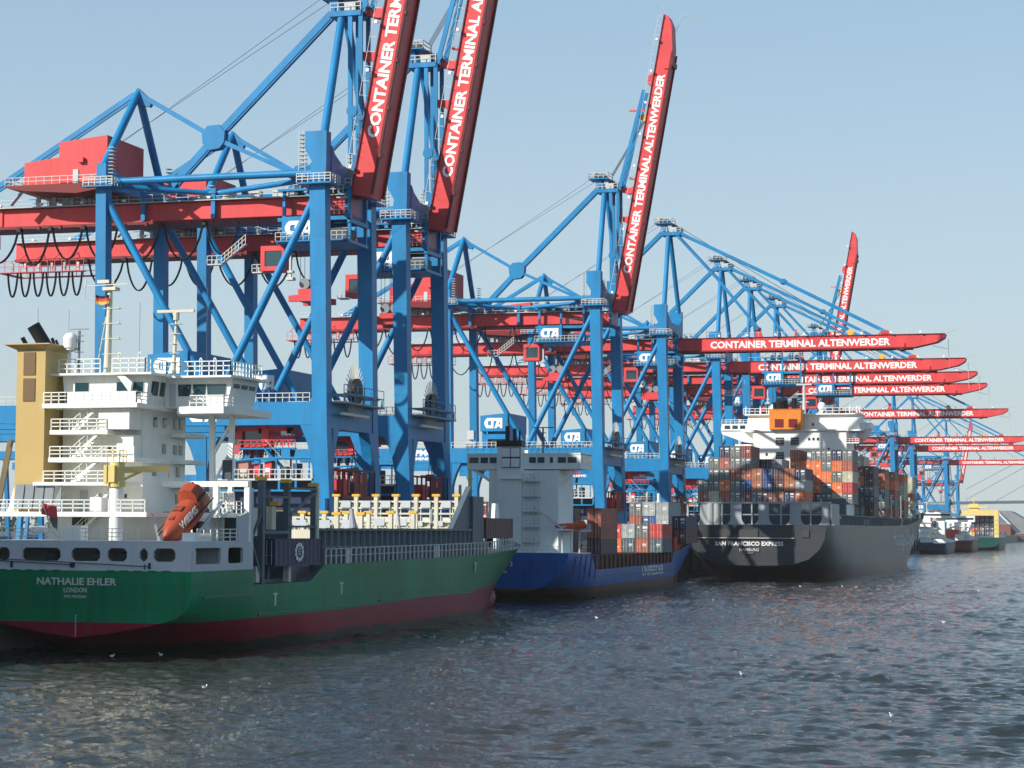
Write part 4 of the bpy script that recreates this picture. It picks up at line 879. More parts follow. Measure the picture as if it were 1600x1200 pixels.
    b.box(-95.5, -77, 177.9, 195, 5.95, 6.3)
    b.build('cell_guides', TRIM, R_, O)
    b = MB(); b.box(-76.9, -76.2, 178.4, 179.6, 10.4, 13.0); b.box(-77.2, -76.6, 184, 185, 11.0, 13.2); b.box(-76.5, -76.1, 179.2, 180, 6.1, 7.6); b.box(-76.6, -76.0, 186.9, 187.5, 6.0, 8.6, 0); b.box(-76.12, -75.92, 194.05, 194.55, 9.4, 15.2)
    b.build('deck_boxes', CREAM, R_, O)
    b = MB()
    for x, y, z in ((-76.2, 180.3, 15.6), (-76.4, 187.0, 15.5), (-76.4, 194.2, 15.3), (-76.6, 184.8, 13.3)): b.box(x-.5, x+.4, y-.3, y+.5, z, z+.35)
    b.build('guide_cap', YELLOW, R_, O)
    # ---- forward hold coaming
    b = MB(); xs_ = -76.6
    b.box(xs_-.4, xs_, 195, 247, 7.5, 10.9); b.box(xs_-.5, xs_+.45, 195, 247, 10.9, 11.15); b.box(xs_-.1, xs_+.2, 195, 247, 9.15, 9.3, 1)
    y = 195.2
    while y < 247: b.box(xs_, xs_+.34, y, y+.13, 7.5, 10.9, 1); y += 1.9
    b.prism([(239.6, 11.15), (240.2, 11.15), (247.6, 16.4), (247.0, 16.4)], 'x', xs_-.35, xs_+.3)
    b.prism([(240, 11.15), (247.4, 16.2), (248.4, 16.2), (248.4, 7.5), (240, 7.5)], 'x', xs_-.3, xs_-.05)
    b.box(-96, -76.2, 247.6, 248.4, 7.6, 11.4); b.box(-77, -76.3, 248, 252.5, 8.2, 15.2)
    b.build('hold_coaming', [TRIM, GREY], R_, O)
    b = MB(); b.box(-96.5, -96.1, 195, 247, 7.5, 12.4); y = 196
    while y < 247: b.box(-96.1, -95.8, y, y+.18, 7.5, 12.4); y += 2.2
    b.box(-96.6, -95.6, 195, 247, 12.4, 12.6)
    b.box(-96.1, -95.9, 195, 247, 10, 10.15); b.build('port_coaming', CREAM, R_, O)
    def frame(y, x0, x1, n, z0, z1, bars, nm='hold_frame'):
        q = MB()
        for i in range(n):
            x = x0+(x1-x0)*i/(n-1); q.box(x-.24, x+.24, y-.24, y+.24, z0, z1)
            if i < n-1:
                xn = x0+(x1-x0)*(i+1)/(n-1)
                for z in bars: q.box(x+.24, xn-.24, y-.12, y+.12, z, z+.22)
                q.box(x+.7, xn-.7, y-.3, y-.14, z1-1.4, z1-.55, 1); q.box(x+.5, x+.62, y+.05, y+.15, z0, z1-1); q.box(xn-.62, xn-.5, y+.05, y+.15, z0, z1-1); q.box(x+.7, x+1.6, y+.2, y+.3, z0+.6, z1-2.6); q.box(x+1.75, x+1.85, y-.05, y+.1, z0, z1-.8); q.beam((x+.3, y+.2, z0+.3), (xn-.3, y+.2, z1-2.2), .12, .12); q.box(x+.35, x+.95, y-.35, y-.3, z0+.9, z0+1.5, 1)
        q.build(nm, [CREAM, GREYW], R_, O)
        c = MB()
        for i in range(n): x = x0+(x1-x0)*i/(n-1); c.box(x-.5, x+.5, y-.3, y+.25, z1, z1+.3)
        c.build('guide_cap', YELLOW, R_, O)
    frame(246.6, -93.9, -78.0, 7, 10.6, 15.15, (14.4, 13.6, 12.9, 11.9, 11.2))
    frame(231.0, -95.0, -78.4, 7, 9.0, 12.9, (12.3, 11.5, 10.6))
    frame(212.0, -94.5, -77.9, 7, 7.8, 12.6, (11.8, 10.4))
    b = MB()
    for k in range(22): b.box(-95+random.random()*17, -94+random.random()*17, 214+random.random()*30, 216+random.random()*30, 9, 11.0+random.random()*1.2) if False else None
    for y in (203, 220, 238): b.box(-95.6, -77.2, y, y+.8, 8, 11.0)
    b.build('hold_bulkhead', CREAM, R_, O)
    b = MB(); b.tube((-76.9, 207, 11.1), (-77.3, 207.5, 13.2), .45, 10, .15); b.tube((-76.9, 222, 11.1), (-77.2, 222, 13.4), .12, 6); b.tube((-76.8, 233, 11.1), (-77.1, 234, 13.4), .14, 6); b.build('coaming_vent', GREY, R_, O)
    # side rail along the walkway
    b = MB(); y = 195.5; pts = []
    while y < 266:
        z = 7.55+(y-195)*.007 if y < 250 else 7.93+(y-250)*.03; w = 10.65 if y < 256 else 10.65-(y-256)*.045; pts.append((cx+w, y, z)); y += 1.45
    for p in pts: b.box(p[0]-.07, p[0]+.07, p[1]-.11, p[1]+.11, p[2], p[2]+1.5)
    for q in (1.5, .8): b.path([(p[0], p[1], p[2]+q) for p in pts], .05, 4)
    b.box(cx+10.5, cx+10.6, 201.5, 203, 7.6, 9.0); b.box(cx+10.5, cx+10.6, 231, 232.6, 7.8, 9.2); b.build('side_rail', RAIL, R_, O)
    # forecastle gear
    b = MB(); b.box(-90, -79, 262, 263, 8.3, 10.5); b.box(-82, -78, 256, 260, 8.1, 9.6); b.box(-80.6, -79.6, 268, 272, 8.5, 10); b.tube((cx, 274, 8.7), (cx, 274, 17.2), .32, 10, .2)
    for x in (-82.5, -80.5, -79.5): b.tube((x, 274, 8.7), (x, 274, 10.2), .35, 8)
    b.build('forecastle_gear', GREY, R_, O)
    b = MB(); b.prism([(269.5, 8.6), (273.5, 8.8), (272, 14.6), (270.6, 14.6)], 'x', -80.6, -80.1); b.box(-80.8, -79.2, 268, 269.5, 8.4, 11.2); b.build('white_bow_fin', SIGNW, R_, O)
    return R_
green_ship()
# lifeboat on its ramp
def lifeboat(name, L, Wd, Hh, mat, ramp=True):
    b = MB(); rings = []
    for t, w, zb, zt in ((0, .03, .45, .55), (.07, .34, .22, .72), (.2, .72, .04, .88), (.4, 1, 0, .98), (.6, 1, 0, 1.0), (.70, .98, .03, 1.02), (.73, .98, .03, 1.42), (.88, .92, .08, 1.46), (.94, .84, .14, 1.3), (1, .7, .2, .8)):
        y = t*L; r = []
        for i in range(12):
            a = 2*math.pi*i/12; cxx = math.cos(a); sn = math.sin(a)
            r.append((Wd/2*w*math.copysign(abs(cxx)**.7, cxx), y, Hh*(zb+(zt-zb)*(.5+.5*math.copysign(abs(sn)**.8, sn)))))
        rings.append(r)
    loft(b, rings, True)
    return b
lb = lifeboat('lifeboat', 7.2, 2.5, 2.4, ORANGE).build('lifeboat', ORANGE, None, (0, 0, 0), True)
lb.scale = (.92, .92, .92); lb.location = (-79.1, 166.7, 9.1); lb.rotation_euler = (rad(36), 0, rad(-13))
tag(lb, 'orange enclosed lifeboat pointing down its ramp at the stern of the green ship', 'lifeboat')
t_ = text('lettering', 'WIEMS', RAIL, lb, 3.1, .75, (1.26, 1.5, 1.35), rot=(rad(90), 0, rad(90)), bold=.03); 
b = MB(); b.box(-.85, -.3, 5.2, 5.34, 2.45, 2.9); b.box(.3, .85, 5.2, 5.34, 2.45, 2.9); b.build('window', GLASS, lb)
b = MB(); b.box(-.5, .5, 3.2, 3.9, 2.3, 2.48); b.box(-.25, .25, 2.0, 2.5, 2.0, 2.3); b.box(1.2, 1.29, 4.9, 5.6, 1.0, 1.9); b.build('hatch', paint('hatch_orange', (.24, .045, .025), .5, .1), lb)
b = MB(); b.beam((-1.2, .9, 1.55), (-1.27, 6.9, 1.55), .05, .08); b.beam((1.2, 5.2, 2.2), (1.2, 6.6, 2.2), .05, .3); sheave(b, (0, 6.6, 3.1), .2, .3); b.build('hook', BLACK, lb)
b = MB(); b.beam((-1.33, 1.0, 1.1), (-1.33, 7.2, 1.1), .06, .1); b.beam((1.33, 1.0, 1.1), (1.33, 7.2, 1.1), .06, .1); b.build('grab_rail', BLACK, lb)

# ---------------------------------------------------------------- containers
CC = {'yellow': (.62, .42, .08), 'orange': (.78, .17, .03), 'rust red': (.36, .085, .05), 'maroon': (.10, .022, .025), 'grey': (.14, .155, .155), 'blue': (.02, .075, .24), 'cream': (.52, .50, .36), 'light grey': (.36, .40, .40), 'navy': (.014, .022, .085), 'brown orange': (.36, .11, .04), 'purple brown': (.075, .035, .055), 'red': (.52, .035, .03), 'dark red': (.20, .025, .025), 'teal grey': (.06, .11, .13)}
def container_mesh(L, marks):
    b = MB(); w = 2.44; h = 2.59
    for zz in (0, h-.14): 
        for x in (-w/2, w/2-.14): b.box(x, x+.14, 0, L, zz, zz+.14)
    for x in (-w/2, w/2-.14):
        for y in (0, L-.14): b.box(x, x+.14, y, y+.14, .14, h-.14)
    for y in (0.0, L-.12): b.box(-w/2+.14, w/2-.14, y, y+.12, 0, .14); b.box(-w/2+.14, w/2-.14, y, y+.12, h-.14, h)
    # corrugated sides
    n = int(L/.28)
    for s in (-1, 1):
        v = []; x0 = s*(w/2-.02)
        for i in range(n+1):
            y = .14+(L-.28)*i/n; d = 0 if (i//2) % 2 == 0 else .05
            v += [(x0-s*d, y, .14), (x0-s*d, y, h-.14)]
        f = [(2*i, 2*i+2, 2*i+3, 2*i+1) for i in range(n)]; b.add(v, f)
    b.box(-w/2+.06, w/2-.06, .06, L-.06, h-.1, h-.03)
    b.box(-w/2+.12, w/2-.12, .05, .12, .12, h-.12); b.box(-w/2+.1, w/2-.1, L-.12, L-.05, .12, h-.12); b.box(-w/2+.06, w/2-.06, .06, L-.06, .05, .12)
    for x in (-.86, -.36, .36, .86): b.box(x-.025, x+.025, .0, .045, .16, h-.16, 1); b.box(x-.1, x+.1, -.01, .03, 1.0, 1.08, 1)
    b.box(-.02, .02, .03, .06, .14, h-.14, 2)
    for k, (x0, x1, z0, z1) in enumerate(marks): b.box(x0, x1, .035, .05, z0, z1, 3)
    return b.build('shipping_container', [CONT, RAIL, BLACK, SIGNW])
protoC = {}
def proto(L, k):
    key = (L, k)
    if key not in protoC:
        marks = {0: [], 1: [(.15, 1.0, 1.75, 2.15), (.25, .95, 1.25, 1.4), (-.9, -.5, 1.9, 2.1)], 2: [(.1, .8, 1.4, 1.55), (.1, .7, 1.15, 1.25)], 3: [(-.9, -.2, 1.7, 2.0), (.3, .9, .9, 1.05)]}[k]
        o = container_mesh(L, marks); COL.objects.unlink(o); protoC[key] = o
    return protoC[key]
def container(x, y, z, col, label, group, L=12.19, rz=0, k=None):
    if k is None: k = {'grey': 1, 'navy': 1}.get(col, random.choice((0, 2, 2, 3)))
    o = proto(L, k).copy(); COL.objects.link(o); o.location = (x, y, z); o.rotation_euler = (0, 0, rz)
    c = CC[col]; j = random.uniform(.88, 1.12); o.color = (c[0]*j, c[1]*j, c[2]*j, 1)
    tag(o, label, 'container', group); return o
ORD = ['first', 'second', 'third', 'fourth', 'fifth', 'sixth', 'seventh', 'eighth', 'ninth', 'tenth', 'eleventh', 'twelfth', 'thirteenth']
TIER = ['bottom tier', 'second tier', 'third tier', 'fourth tier', 'fifth tier', 'sixth tier', 'seventh tier']
# two containers on the green ship
c = container(-76.75, 182.3, 7.55, 'navy', 'dark blue container with a round white emblem, low on the green ship', None, k=0)
b = MB()
for a in range(11):
    t = a*2*math.pi/11; r = .74; b.prism([(6.1+math.cos(t)*r*1.25+dx*1.3, 1.3+math.sin(t)*r+dz*1.2) for dx, dz in ((-.16, -.12), (.12, -.18), (.2, .1), (-.08, .18))], 'x', 1.225, 1.24)
for t in range(6): a = t*1.05; b.prism([(6.1+math.cos(a)*.28+dx, 1.35+math.sin(a)*.3+dz) for dx, dz in ((-.1, -.1), (.12, -.05), (.05, .13))], 'x', 1.225, 1.24)
b.build('emblem', SIGNW, c)
container(-77.3, 253, 9.95, 'maroon', 'dark maroon container standing at the bow end of the green ship', None, k=0)

PGREY = paint('pale_grey_house', (.78, .82, .80), .5, .05, .12, (.35, .3, .25))
# ================================================================ blue ship
def blue_ship():
    cx = -88.3; O = (cx, 309, 0)
    R_ = empty('cargo_ship', O); tag(R_, 'blue feeder ship with grey deckhouse and white lettering on its side', 'ship')
    hb = 8.5
    keys = [(309, [(0,1.5),(2.6,1.7),(5.0,2.6),(7.0,4.2),(7.9,5.6),(hb,6.8),(hb,7.5)]),
            (313, [(0,.6),(2.9,.9),(5.6,1.9),(7.4,3.6),(8.2,5.2),(hb,6.6),(hb,7.5)]),
            (320, [(0,-1.5),(4,-1),(6.6,.6),(7.9,2.0),(8.35,3.6),(hb,5.8),(hb,7.3)]),
            (324.0, [(0,-2.5),(5,-2),(7.4,0),(8.2,2.0),(8.45,3.4),(hb,5.6),(hb,7.1)]),
            (326.5, [(0,-2.8),(5.2,-2.4),(7.6,-.4),(8.3,2.1),(hb,3.2),(hb,4.2),(hb,4.6)]),
            (387, [(0,-4),(7,-4),(8.2,-2),(hb,2.4),(hb,3.4),(hb,4.4),(hb,5.0)]),
            (389, [(0,-4),(7,-4),(8.2,-2),(hb,2.5),(hb,3.6),(hb,5.2),(hb,6.8)]),
            (401, [(0,-4),(4.6,-4),(6.2,-2),(6.8,2.6),(7.6,4),(8.3,6.2),(hb,8.0)]),
            (413, [(0,-4),(2,-3.6),(3.4,-2),(3.8,2.7),(5.2,4.8),(6.6,7),(7.6,9.0)]),
            (421, [(0,-3),(.5,-2.6),(1,-1),(1.4,2.8),(2.8,5.4),(4.2,7.6),(5.4,9.7)]),
            (427, [(0,4),(.1,4.2),(.15,4.5),(.2,5),(.8,6.8),(1.4,8.4),(2.2,10.2)]),
            (429, [(0,9.6),(.1,9.7),(.15,9.8),(.2,9.9),(.25,10),(.3,10.1),(.4,10.4)])]
    hull(R_, O, cx, keys, [HBLUE, BOOT2, TRIM], lambda y: 2.1 if y > 316 else 1.9)
    xs = cx+hb
    text('ship_name', 'US J', RAIL, R_, 2.6, .75, (-91.3, 308.97, 5.4), bold=.02, off=O)
    text('ship_name', 'LONDON', RAIL, R_, 2.6, .5, (-92.2, 308.97, 4.3), bold=.01, off=O)
    text('hull_lettering', 'UNIFEEDER', RAIL, R_, 18.5, 1.7, (xs+.03, 361.0, 3.0), rot=(rad(90), 0, rad(90)), bold=.03, off=O)
    b = MB()
    for k in range(5): b.prism([(312+k*3.4, 3.3), (312.3+k*3.4, 3.3), (314.0+k*3.4, 7.1), (313.7+k*3.4, 7.1)], 'x', xs-.05, xs+.12)
    b.box(xs, xs+.12, 320, 388, 3.55, 3.7); b.build('side_frames', paint('frame_blue', (.004, .05, .22), .5, .1), R_, O)
    b = MB(); b.box(-96.4, -80.2, 312, 325, 7.3, 7.45); b.box(-96, -95.4, 309.4, 312, 7.5, 8.4)
    b.box(-94.8, -83.4, 316.6, 326, 7.4, 20.4); b.build('deckhouse', PGREY, R_, O)
    b = MB(); b.box(-98.6, -79.9, 317, 324, 20.6, 23.0); b.box(-98.6, -79.9, 316.9, 324.1, 22.9, 23.15); b.beam((-94.8, 318, 18.6), (-97.8, 318, 20.6), .3, .4); b.beam((-83.5, 317.5, 18.0), (-80.6, 317.5, 20.6), .3, .4)
    BR = b.build('wheelhouse', PGREY, R_, O)
    for x0, x1 in ((-98.2, -96.7), (-96.3, -95.1), (-94.8, -93.7), (-88.3, -87.2), (-86.9, -85.8), (-84.9, -84.4), (-83.6, -82.3), (-82.0, -80.6)):
        MB().box(x0, x1, 316.93, 316.99, 21.6, 22.5).build('window', GLASS, BR, O)
    MB().box(-79.92, -79.86, 318, 323, 21.6, 22.5).build('window', GLASS, BR, O)
    b = MB(); b.box(-93.0, -89.1, 315.0, 317, 7.4, 24.1); b.box(-93.1, -89.0, 314.9, 317.2, 24.1, 25.1, 1)
    for x in (-92.1, -90.6): 
        for z in (22.5, 20.9): b.box(x-.12, x+1.42, 314.93, 314.99, z-.12, z+1.47, 1); b.box(x, x+1.3, 314.5, 314.93, z, z+1.35, 0)
    b.box(-92.3, -87.2, 314.4, 315, 19.0, 19.15)
    FN = b.build('funnel', [PGREY, BLACK], R_, O)
    b = MB(); b.tube((-91.6, 316, 25), (-91.6, 316, 27.4), .38, 10).tube((-90.4, 316, 25), (-90.4, 316, 27), .3, 10).tube((-89.6, 316, 25), (-89.5, 315.6, 26.6), .16, 8); b.build('exhaust_pipe', BLACK, FN, O, True)
    b = MB()
    for z in (9.0, 11.4, 13.8, 16.2, 18.6): b.box(-88.9, -86.2, 315.4, 316.6, z, z+.12); b.rail([(-88.9, 315.4, z+.12), (-86.3, 315.4, z+.12)], 1, .6, .03, 2)
    for x in (-88.9, -87.1, -86.3): b.tube((x, 315.4, 7.4), (x, 315.4, 20.4), .06, 5)
    b.rail([(-96.4, 311, 7.5), (-82, 311, 7.5)], 1, 1.6, .03, 2); b.box(-83.4, -79.9, 316.8, 324, 10.8, 11.0); b.rail([(-83.4, 316.9, 11.0), (-80, 316.9, 11), (-80, 324, 11)], 1, .8, .04, 2)
    for x in (-83, -81.6, -80.2): b.box(x, x+.2, 317, 317.3, 7.4, 10.8)
    b.rail([(-98.5, 317, 23.15), (-93.2, 317, 23.15)], 1.1, 1.2, .03, 2); b.rail([(-89, 317, 23.15), (-80, 317, 23.15)], 1.1, 1.2, .03, 2)
    b.build('railing', GREYW, R_, O)
    b = MB(); b.tube((-86.6, 319, 23.1), (-86.6, 319, 27.2), .14, 8); b.box(-88.2, -84.9, 318.9, 319.1, 27.2, 27.35); b.box(-87.1, -86.1, 318.8, 319.2, 26.4, 26.5); b.box(-87, -86.2, 318.8, 319.2, 25.6, 25.7); b.beam((-87.8, 319, 23.1), (-86.6, 319, 25), .06, .06); b.beam((-85.4, 319, 23.1), (-86.6, 319, 25), .06, .06); b.build('radar_mast', DGREY, R_, O)
    b = MB(); b.tube((-97.0, 313.6, 7.4), (-97.0, 313.6, 20.6), .33, 10)
    for z in (9, 11, 13, 15, 17, 19): b.box(-97.5, -96.5, 313.3, 313.9, z, z+.1)
    b.box(-99.4, -95, 313.5, 313.7, 14.9, 15.1); b.box(-99, -95.4, 313.5, 313.7, 12.4, 12.6); b.build('crane_post', PALEY, R_, O)
    MB().box(-95.0, -93.2, 315.9, 316.4, 11.5, 13.8).build('deck_locker', SIGNW, R_, O)
    b = MB(); b.beam((-86.4, 313, 14.6), (-81.6, 313.5, 11.0), .25, .3); b.beam((-82, 313.5, 11.5), (-79.9, 317, 12), .15, .2); b.build('boat_davit', GREYW, R_, O)
    b = MB(); b.box(-95.8, -80.2, 327, 388, 4.6, 7.0)
    y = 328
    while y < 388: b.box(-80.2, -79.9, y, y+.35, 4.7, 7.0); y += 3.1
    b.build('hatch_coaming', DARKRED if False else paint('hatch_brown', (.10, .035, .03), .6, .2, .3), R_, O)
    b = MB(); y = 389.5
    while y < 407: b.box(-80.0-(y-389)*.06, -79.7-(y-389)*.06, y, y+1.0, 6.9+(y-389)*.1, 9.6+(y-389)*.1); y += 2.2
    b.box(-81.8, -81.4, 389, 407, 7.6, 11.4)
    b.build('bow_bulwark_frames', paint('primer_red', (.55, .07, .03), .6, .2), R_, O)
    b = MB(); b.tube((cx, 415, 9), (cx, 415, 18.5), .4, 10, .25); b.box(cx-2, cx+2, 414.7, 415.3, 14.2, 14.4); b.box(cx-1.6, cx+1.6, 413, 416, 9, 13.2); b.build('foremast', SIGNW, R_, O)
blue_ship()
lb2 = lifeboat('boat', 7.2, 2.2, 1.3, ORANGE).build('rescue_boat', paint('bright_orange_red', (.62, .07, .02), .4, .08), None, (0, 0, 0), True)
lb2.location = (-83.4, 314.2, 11.15); lb2.rotation_euler = (0, 0, rad(-68)); lb2.scale = (.7, .7, .75); tag(lb2, 'small orange boat slung beside the grey deckhouse of the blue ship', 'lifeboat')
MB().beam((-1.15, 1.0, .6), (-1.15, 6.4, .6), .1, .14).build('grab_rail', BLACK, lb2)
G2 = 'containers on the blue ship'
# block just ahead of the blue ship deckhouse: x columns, tiers
def stack(x, y, z0, cols, where, group, L=12.19, colidx=0):
    for t, c in enumerate(cols):
        if c: container(x, y, z0+t*2.6, c, '%s container, %s, %s' % (c, TIER[t], where), group, L)
stack(-84.6, 345, 7.0, ['purple brown', 'rust red', 'rust red'], 'tallest block right ahead of the blue ship deckhouse', G2)
stack(-88.6, 330, 7.0, ['maroon', 'maroon', 'navy'], 'hidden block against the blue ship deckhouse', G2)
stack(-91.2, 345, 7.0, ['maroon', 'maroon', 'maroon'], 'inner block ahead of the blue ship deckhouse', G2)
stack(-88.0, 375, 7.0, ['orange', 'red'], 'first column of the blue ship forward block', G2)
stack(-85.5, 375, 7.0, ['teal grey', 'light grey'], 'second column of the blue ship forward block', G2)
stack(-82.9, 375, 7.0, ['rust red', 'grey'], 'third column of the blue ship forward block', G2)
stack(-80.3, 375, 7.0, ['teal grey', 'red'], 'outer column of the blue ship forward block', G2, 9.0)
stack(-84.9, 390, 8.6, ['maroon', 'blue', 'light grey'], 'left column of the tall block at the blue ship bow', G2)
stack(-82.3, 390, 8.6, ['grey', 'light grey', 'light grey'], 'middle column of the tall block at the blue ship bow', G2)
stack(-79.9+.2, 394, 8.6, ['maroon', 'navy'], 'right column of the tall block at the blue ship bow', G2)
stack(-87.5, 390, 8.6, ['maroon', 'rust red', 'grey'], 'hidden column of the tall block at the blue ship bow', G2)

# ================================================================ grey ship
def grey_ship():
    cx = -75.4; O = (cx, 462, 0); hb = 16.2
    R_ = empty('container_ship', O); tag(R_, 'large dark grey container ship with white superstructure and orange funnel', 'ship')
    keys = [(458, [(0,3.2),(5,3.35),(8.5,3.8),(11.6,4.8),(13.9,6.9),(15.0,9),(15.6,12.3)]),
            (462, [(0,2.2),(6,2.6),(10,3.3),(13.2,4.6),(15.2,7),(15.9,9.2),(hb,12.4)]),
            (468, [(0,-.6),(6.5,.2),(10.6,1.6),(13.8,3.4),(15.6,6.2),(16.1,9),(hb,12.4)]),
            (478, [(0,-4),(7,-3),(11.5,-.8),(14.6,2.2),(15.9,4.6),(hb,9),(hb,12.4)]),
            (500, [(0,-8),(9,-8),(13.5,-4),(15.9,1.9),(hb,4.2),(hb,9),(hb,12.4)]),
            (560, [(0,-10),(13,-10),(16,-6),(hb,1.9),(hb,4.2),(hb,9),(hb,12.4)]),
            (640, [(0,-10),(13,-10),(15.6,-6),(16,1.9),(hb,4.6),(hb,9),(hb,12.8)]),
            (680, [(0,-10),(9,-10),(11.5,-6),(12.3,1.9),(13.6,5.2),(15.4,10),(hb,14.6)]),
            (706, [(0,-10),(4.5,-9),(6.8,-6),(7.4,1.9),(9.6,6.2),(13.0,11),(15.6,16.2)]),
            (730, [(0,-9),(1.4,-8),(2.4,-5),(2.6,1.9),(4.8,7.4),(8.5,12.4),(12.0,17.6)]),
            (748, [(0,2),(.2,2.4),(.3,3),(.4,4),(1.2,9),(3.5,14),(6.4,18.6)]),
            (756, [(0,15),(.1,15.4),(.2,15.8),(.3,16.4),(.4,17),(.6,18),(1.0,19)])]
    hull(R_, O, cx, keys, [HGREY, BOOT3, TRIM], lambda y: 3.1)
    text('ship_name', 'SAN FRANCISCO EXPRESS', SIGNW, R_, 15.2, .95, (-84.6, 457.9, 7.7), bold=.03, off=O)
    text('ship_name', 'HAMBURG', RAIL, R_, 4.3, .65, (-79.1, 457.7, 6.5), bold=.02, off=O)
    MB().box(-78, -76, 457.6, 457.66, 6.05, 6.2).build('draft_marks', GREY, R_, O)
    text('hull_lettering', 'Hapag-Lloyd', paint('faded_lettering', (.50, .51, .56), .5, .15, .4, (.2, .2, .22)), R_, 62, 6.2, (cx+hb+.04, 596, 5.4), rot=(rad(90), 0, rad(90)), bold=.02, off=O)
    b = MB()
    for x0, x1 in ((-84.6, -81.0), (-79.2, -75.0), (-72.6, -67.3), (-65.2, -63.7)):
        MB().box(x0, x1, 457.72, 457.95, 9.6, 11.3).build('mooring_opening', DARKHOLE, R_, O)
    b = MB(); b.box(-92, -67, 457.5, 457.7, 9.35, 9.5)
    b.build('stern_rail', RAIL, R_, O)
    # lashing posts along the stern, wide panels with flared feet
    b = MB(); zb, zt = 12.3, 17.1
    def post(x0, x1, y=461.0):
        b.box(x0, x1, y, y+.6, zb+1.6, zt)
        for k in range(4):
            t0, t1 = k/4, (k+1)/4; g = lambda t: .9*(1-t)**2
            b.prism([(x0-g(t0), zb+1.6*t0), (x1+g(t0), zb+1.6*t0), (x1+g(t1), zb+1.6*t1), (x0-g(t1), zb+1.6*t1)], 'y', y, y+.6)
    for x0, x1 in ((-91.6, -91.2), (-88.6, -86.3), (-81.7, -79.2), (-75.4, -73.1), (-68.4, -66.0), (-61.3, -59.4)): post(x0, x1)
    for x in (-76.9, -70.4, -63.8, -83.6, -89.9): b.box(x-.15, x+.15, 461, 461.5, zb, zt)
    b.box(-92.2, -59.3, 460.8, 461.8, 17.1, 17.45); b.box(-91.8, -59.6, 461.3, 461.5, 14.5, 14.75)
    b.tube((-86.2, 461.5, zb), (-86.2, 461.5, zt), .9, 12); b.tube((-84.8, 461.5, zb), (-84.8, 461.5, zt), .8, 12)
    x = -91.5
    while x < -59.5: b.box(x-.15, x+.15, 461.1, 461.4, 17.45, 18.2); x += 2.5
    b.box(-59.6, -59.2, 461, 475, 12.4, 17.1)
    b.build('stern_posts', paint('stern_post_grey', (.34, .37, .38), .5, .1, .3), R_, O)
    MB().box(-91.5, -59.8, 474.2, 474.6, 12.4, 17.3).box(-91, -60, 468, 468.3, 12.6, 15.0).build('dark_bulkhead', DGREY, R_, O)  # bulkhead coloured dark to deepen the shade in the stern openings
    b = MB(); b.box(-91.5, -59.6, 462, 720, 12.4, 12.6)
    b.box(-66, -59.4, 489, 489.5, 12.4, 18.6); b.build('deck_bulkhead', TRIM, R_, O)
    b = MB(); y = 466.0
    while y < 700:
        zz = 12.4 if y < 640 else 12.4+(y-640)*.045
        b.box(-59.7, -59.35, y, y+.6, zz, zz+2.3); y += 3.3
    b.box(-59.65, -59.4, 466, 640, 14.6, 14.8); b.build('side_lashing_posts', TRIM, R_, O)
    for yb in (547.5, 561, 574.5, 602, 629.5, 657, 684.5):
        b = MB(); z1 = 30 if yb < 640 else 24
        xx = -60.2 if yb < 680 else -63
        for x in np.arange(xx-12.6, xx+.1, 2.52): b.box(x-.2, x+.2, yb-.6, yb-.2, 12.6, 21.5)
        for z in (15.2, 17.8, 20.4): b.box(xx-13, xx+.2, yb-.7, yb-.1, z, z+.2)
        b.build('lashing_bridge', CREAM if yb > 600 else TRIM, R_, O)
    b = MB()
    b.box(-87.2, -63.6, 525, 541, 12.6, 36.4); b.box(-92.0, -87.2, 526, 541, 30.5, 33.0); b.box(-63.6, -59.6, 526, 541, 12.6, 14)
    SP = b.build('superstructure', WHITE, R_, O)
    b = MB(); b.box(-91, -60, 530, 541, 36.4, 36.8); b.box(-89.5, -61.0, 531, 541, 36.8, 40.6); b.box(-90.2, -60.6, 530, 541.2, 40.6, 40.9)
    b.prism([(-97.0, 36.9), (-88.5, 36.9), (-88.5, 33.6), (-91, 33.9), (-96.8, 36.0)], 'y', 534.0, 534.6); b.prism([(-96.8, 38.6), (-88.5, 38.6), (-88.5, 36.9), (-97, 36.9)], 'y', 533.6, 540)
    b.prism([(-58.2, 36.9), (-62.0, 36.9), (-62.0, 33.6), (-60, 33.9), (-58.4, 36.0)], 'y', 534.0, 534.6); b.prism([(-58.4, 38.6), (-62.0, 38.6), (-62.0, 36.9), (-58.2, 36.9)], 'y', 533.6, 540)
    b.box(-90, -87, 524, 530, 27.2, 27.5); b.box(-88, -63, 524.4, 525, 36.2, 36.6)
    WH = b.build('wheelhouse', WHITE, R_, O)
    for x0 in (-96, -94, -92, -90, -68, -66, -64): MB().box(x0, x0+1.4, 533.5, 533.58, 37.3, 38.2).build('window', GLASS, WH, O)
    for x0, z in ((-81.4, 32.6), (-77.6, 32.6), (-81.4, 28.9), (-77.6, 28.9)):
        b = MB(); b.box(x0, x0+2.1, 524.9, 525, z, z+2)
        for k in range(3): b.box(x0+.05, x0+2.05, 524.8, 524.88, z+.1+k*.66, z+.2+k*.66, 1)
        b.build('louvre', [DARKHOLE, GREYW], SP, O)
    for x, z in ((-73.2, 33.8), (-72.1, 33.8), (-71, 33.8), (-84, 30), (-68.3, 31.2), (-68.6, 28.6), (-72.2, 36.9+.6)): MB().box(x, x+.55, 524.92, 524.99, z, z+.7).build('porthole', GLASS, SP, O)
    b = MB(); b.rail([(-90.5, 530.1, 40.9), (-83, 530.1, 40.9)], 1.4, 1.6, .06, 2); b.rail([(-71, 530.1, 40.9), (-61, 530.1, 40.9)], 1.4, 1.6, .06, 2)
    for x in (-90, -86.3, -84, -63.4, -61.6, -60.8): b.tube((x, 531, 40.9), (x, 531, 43), .25, 6, .08)
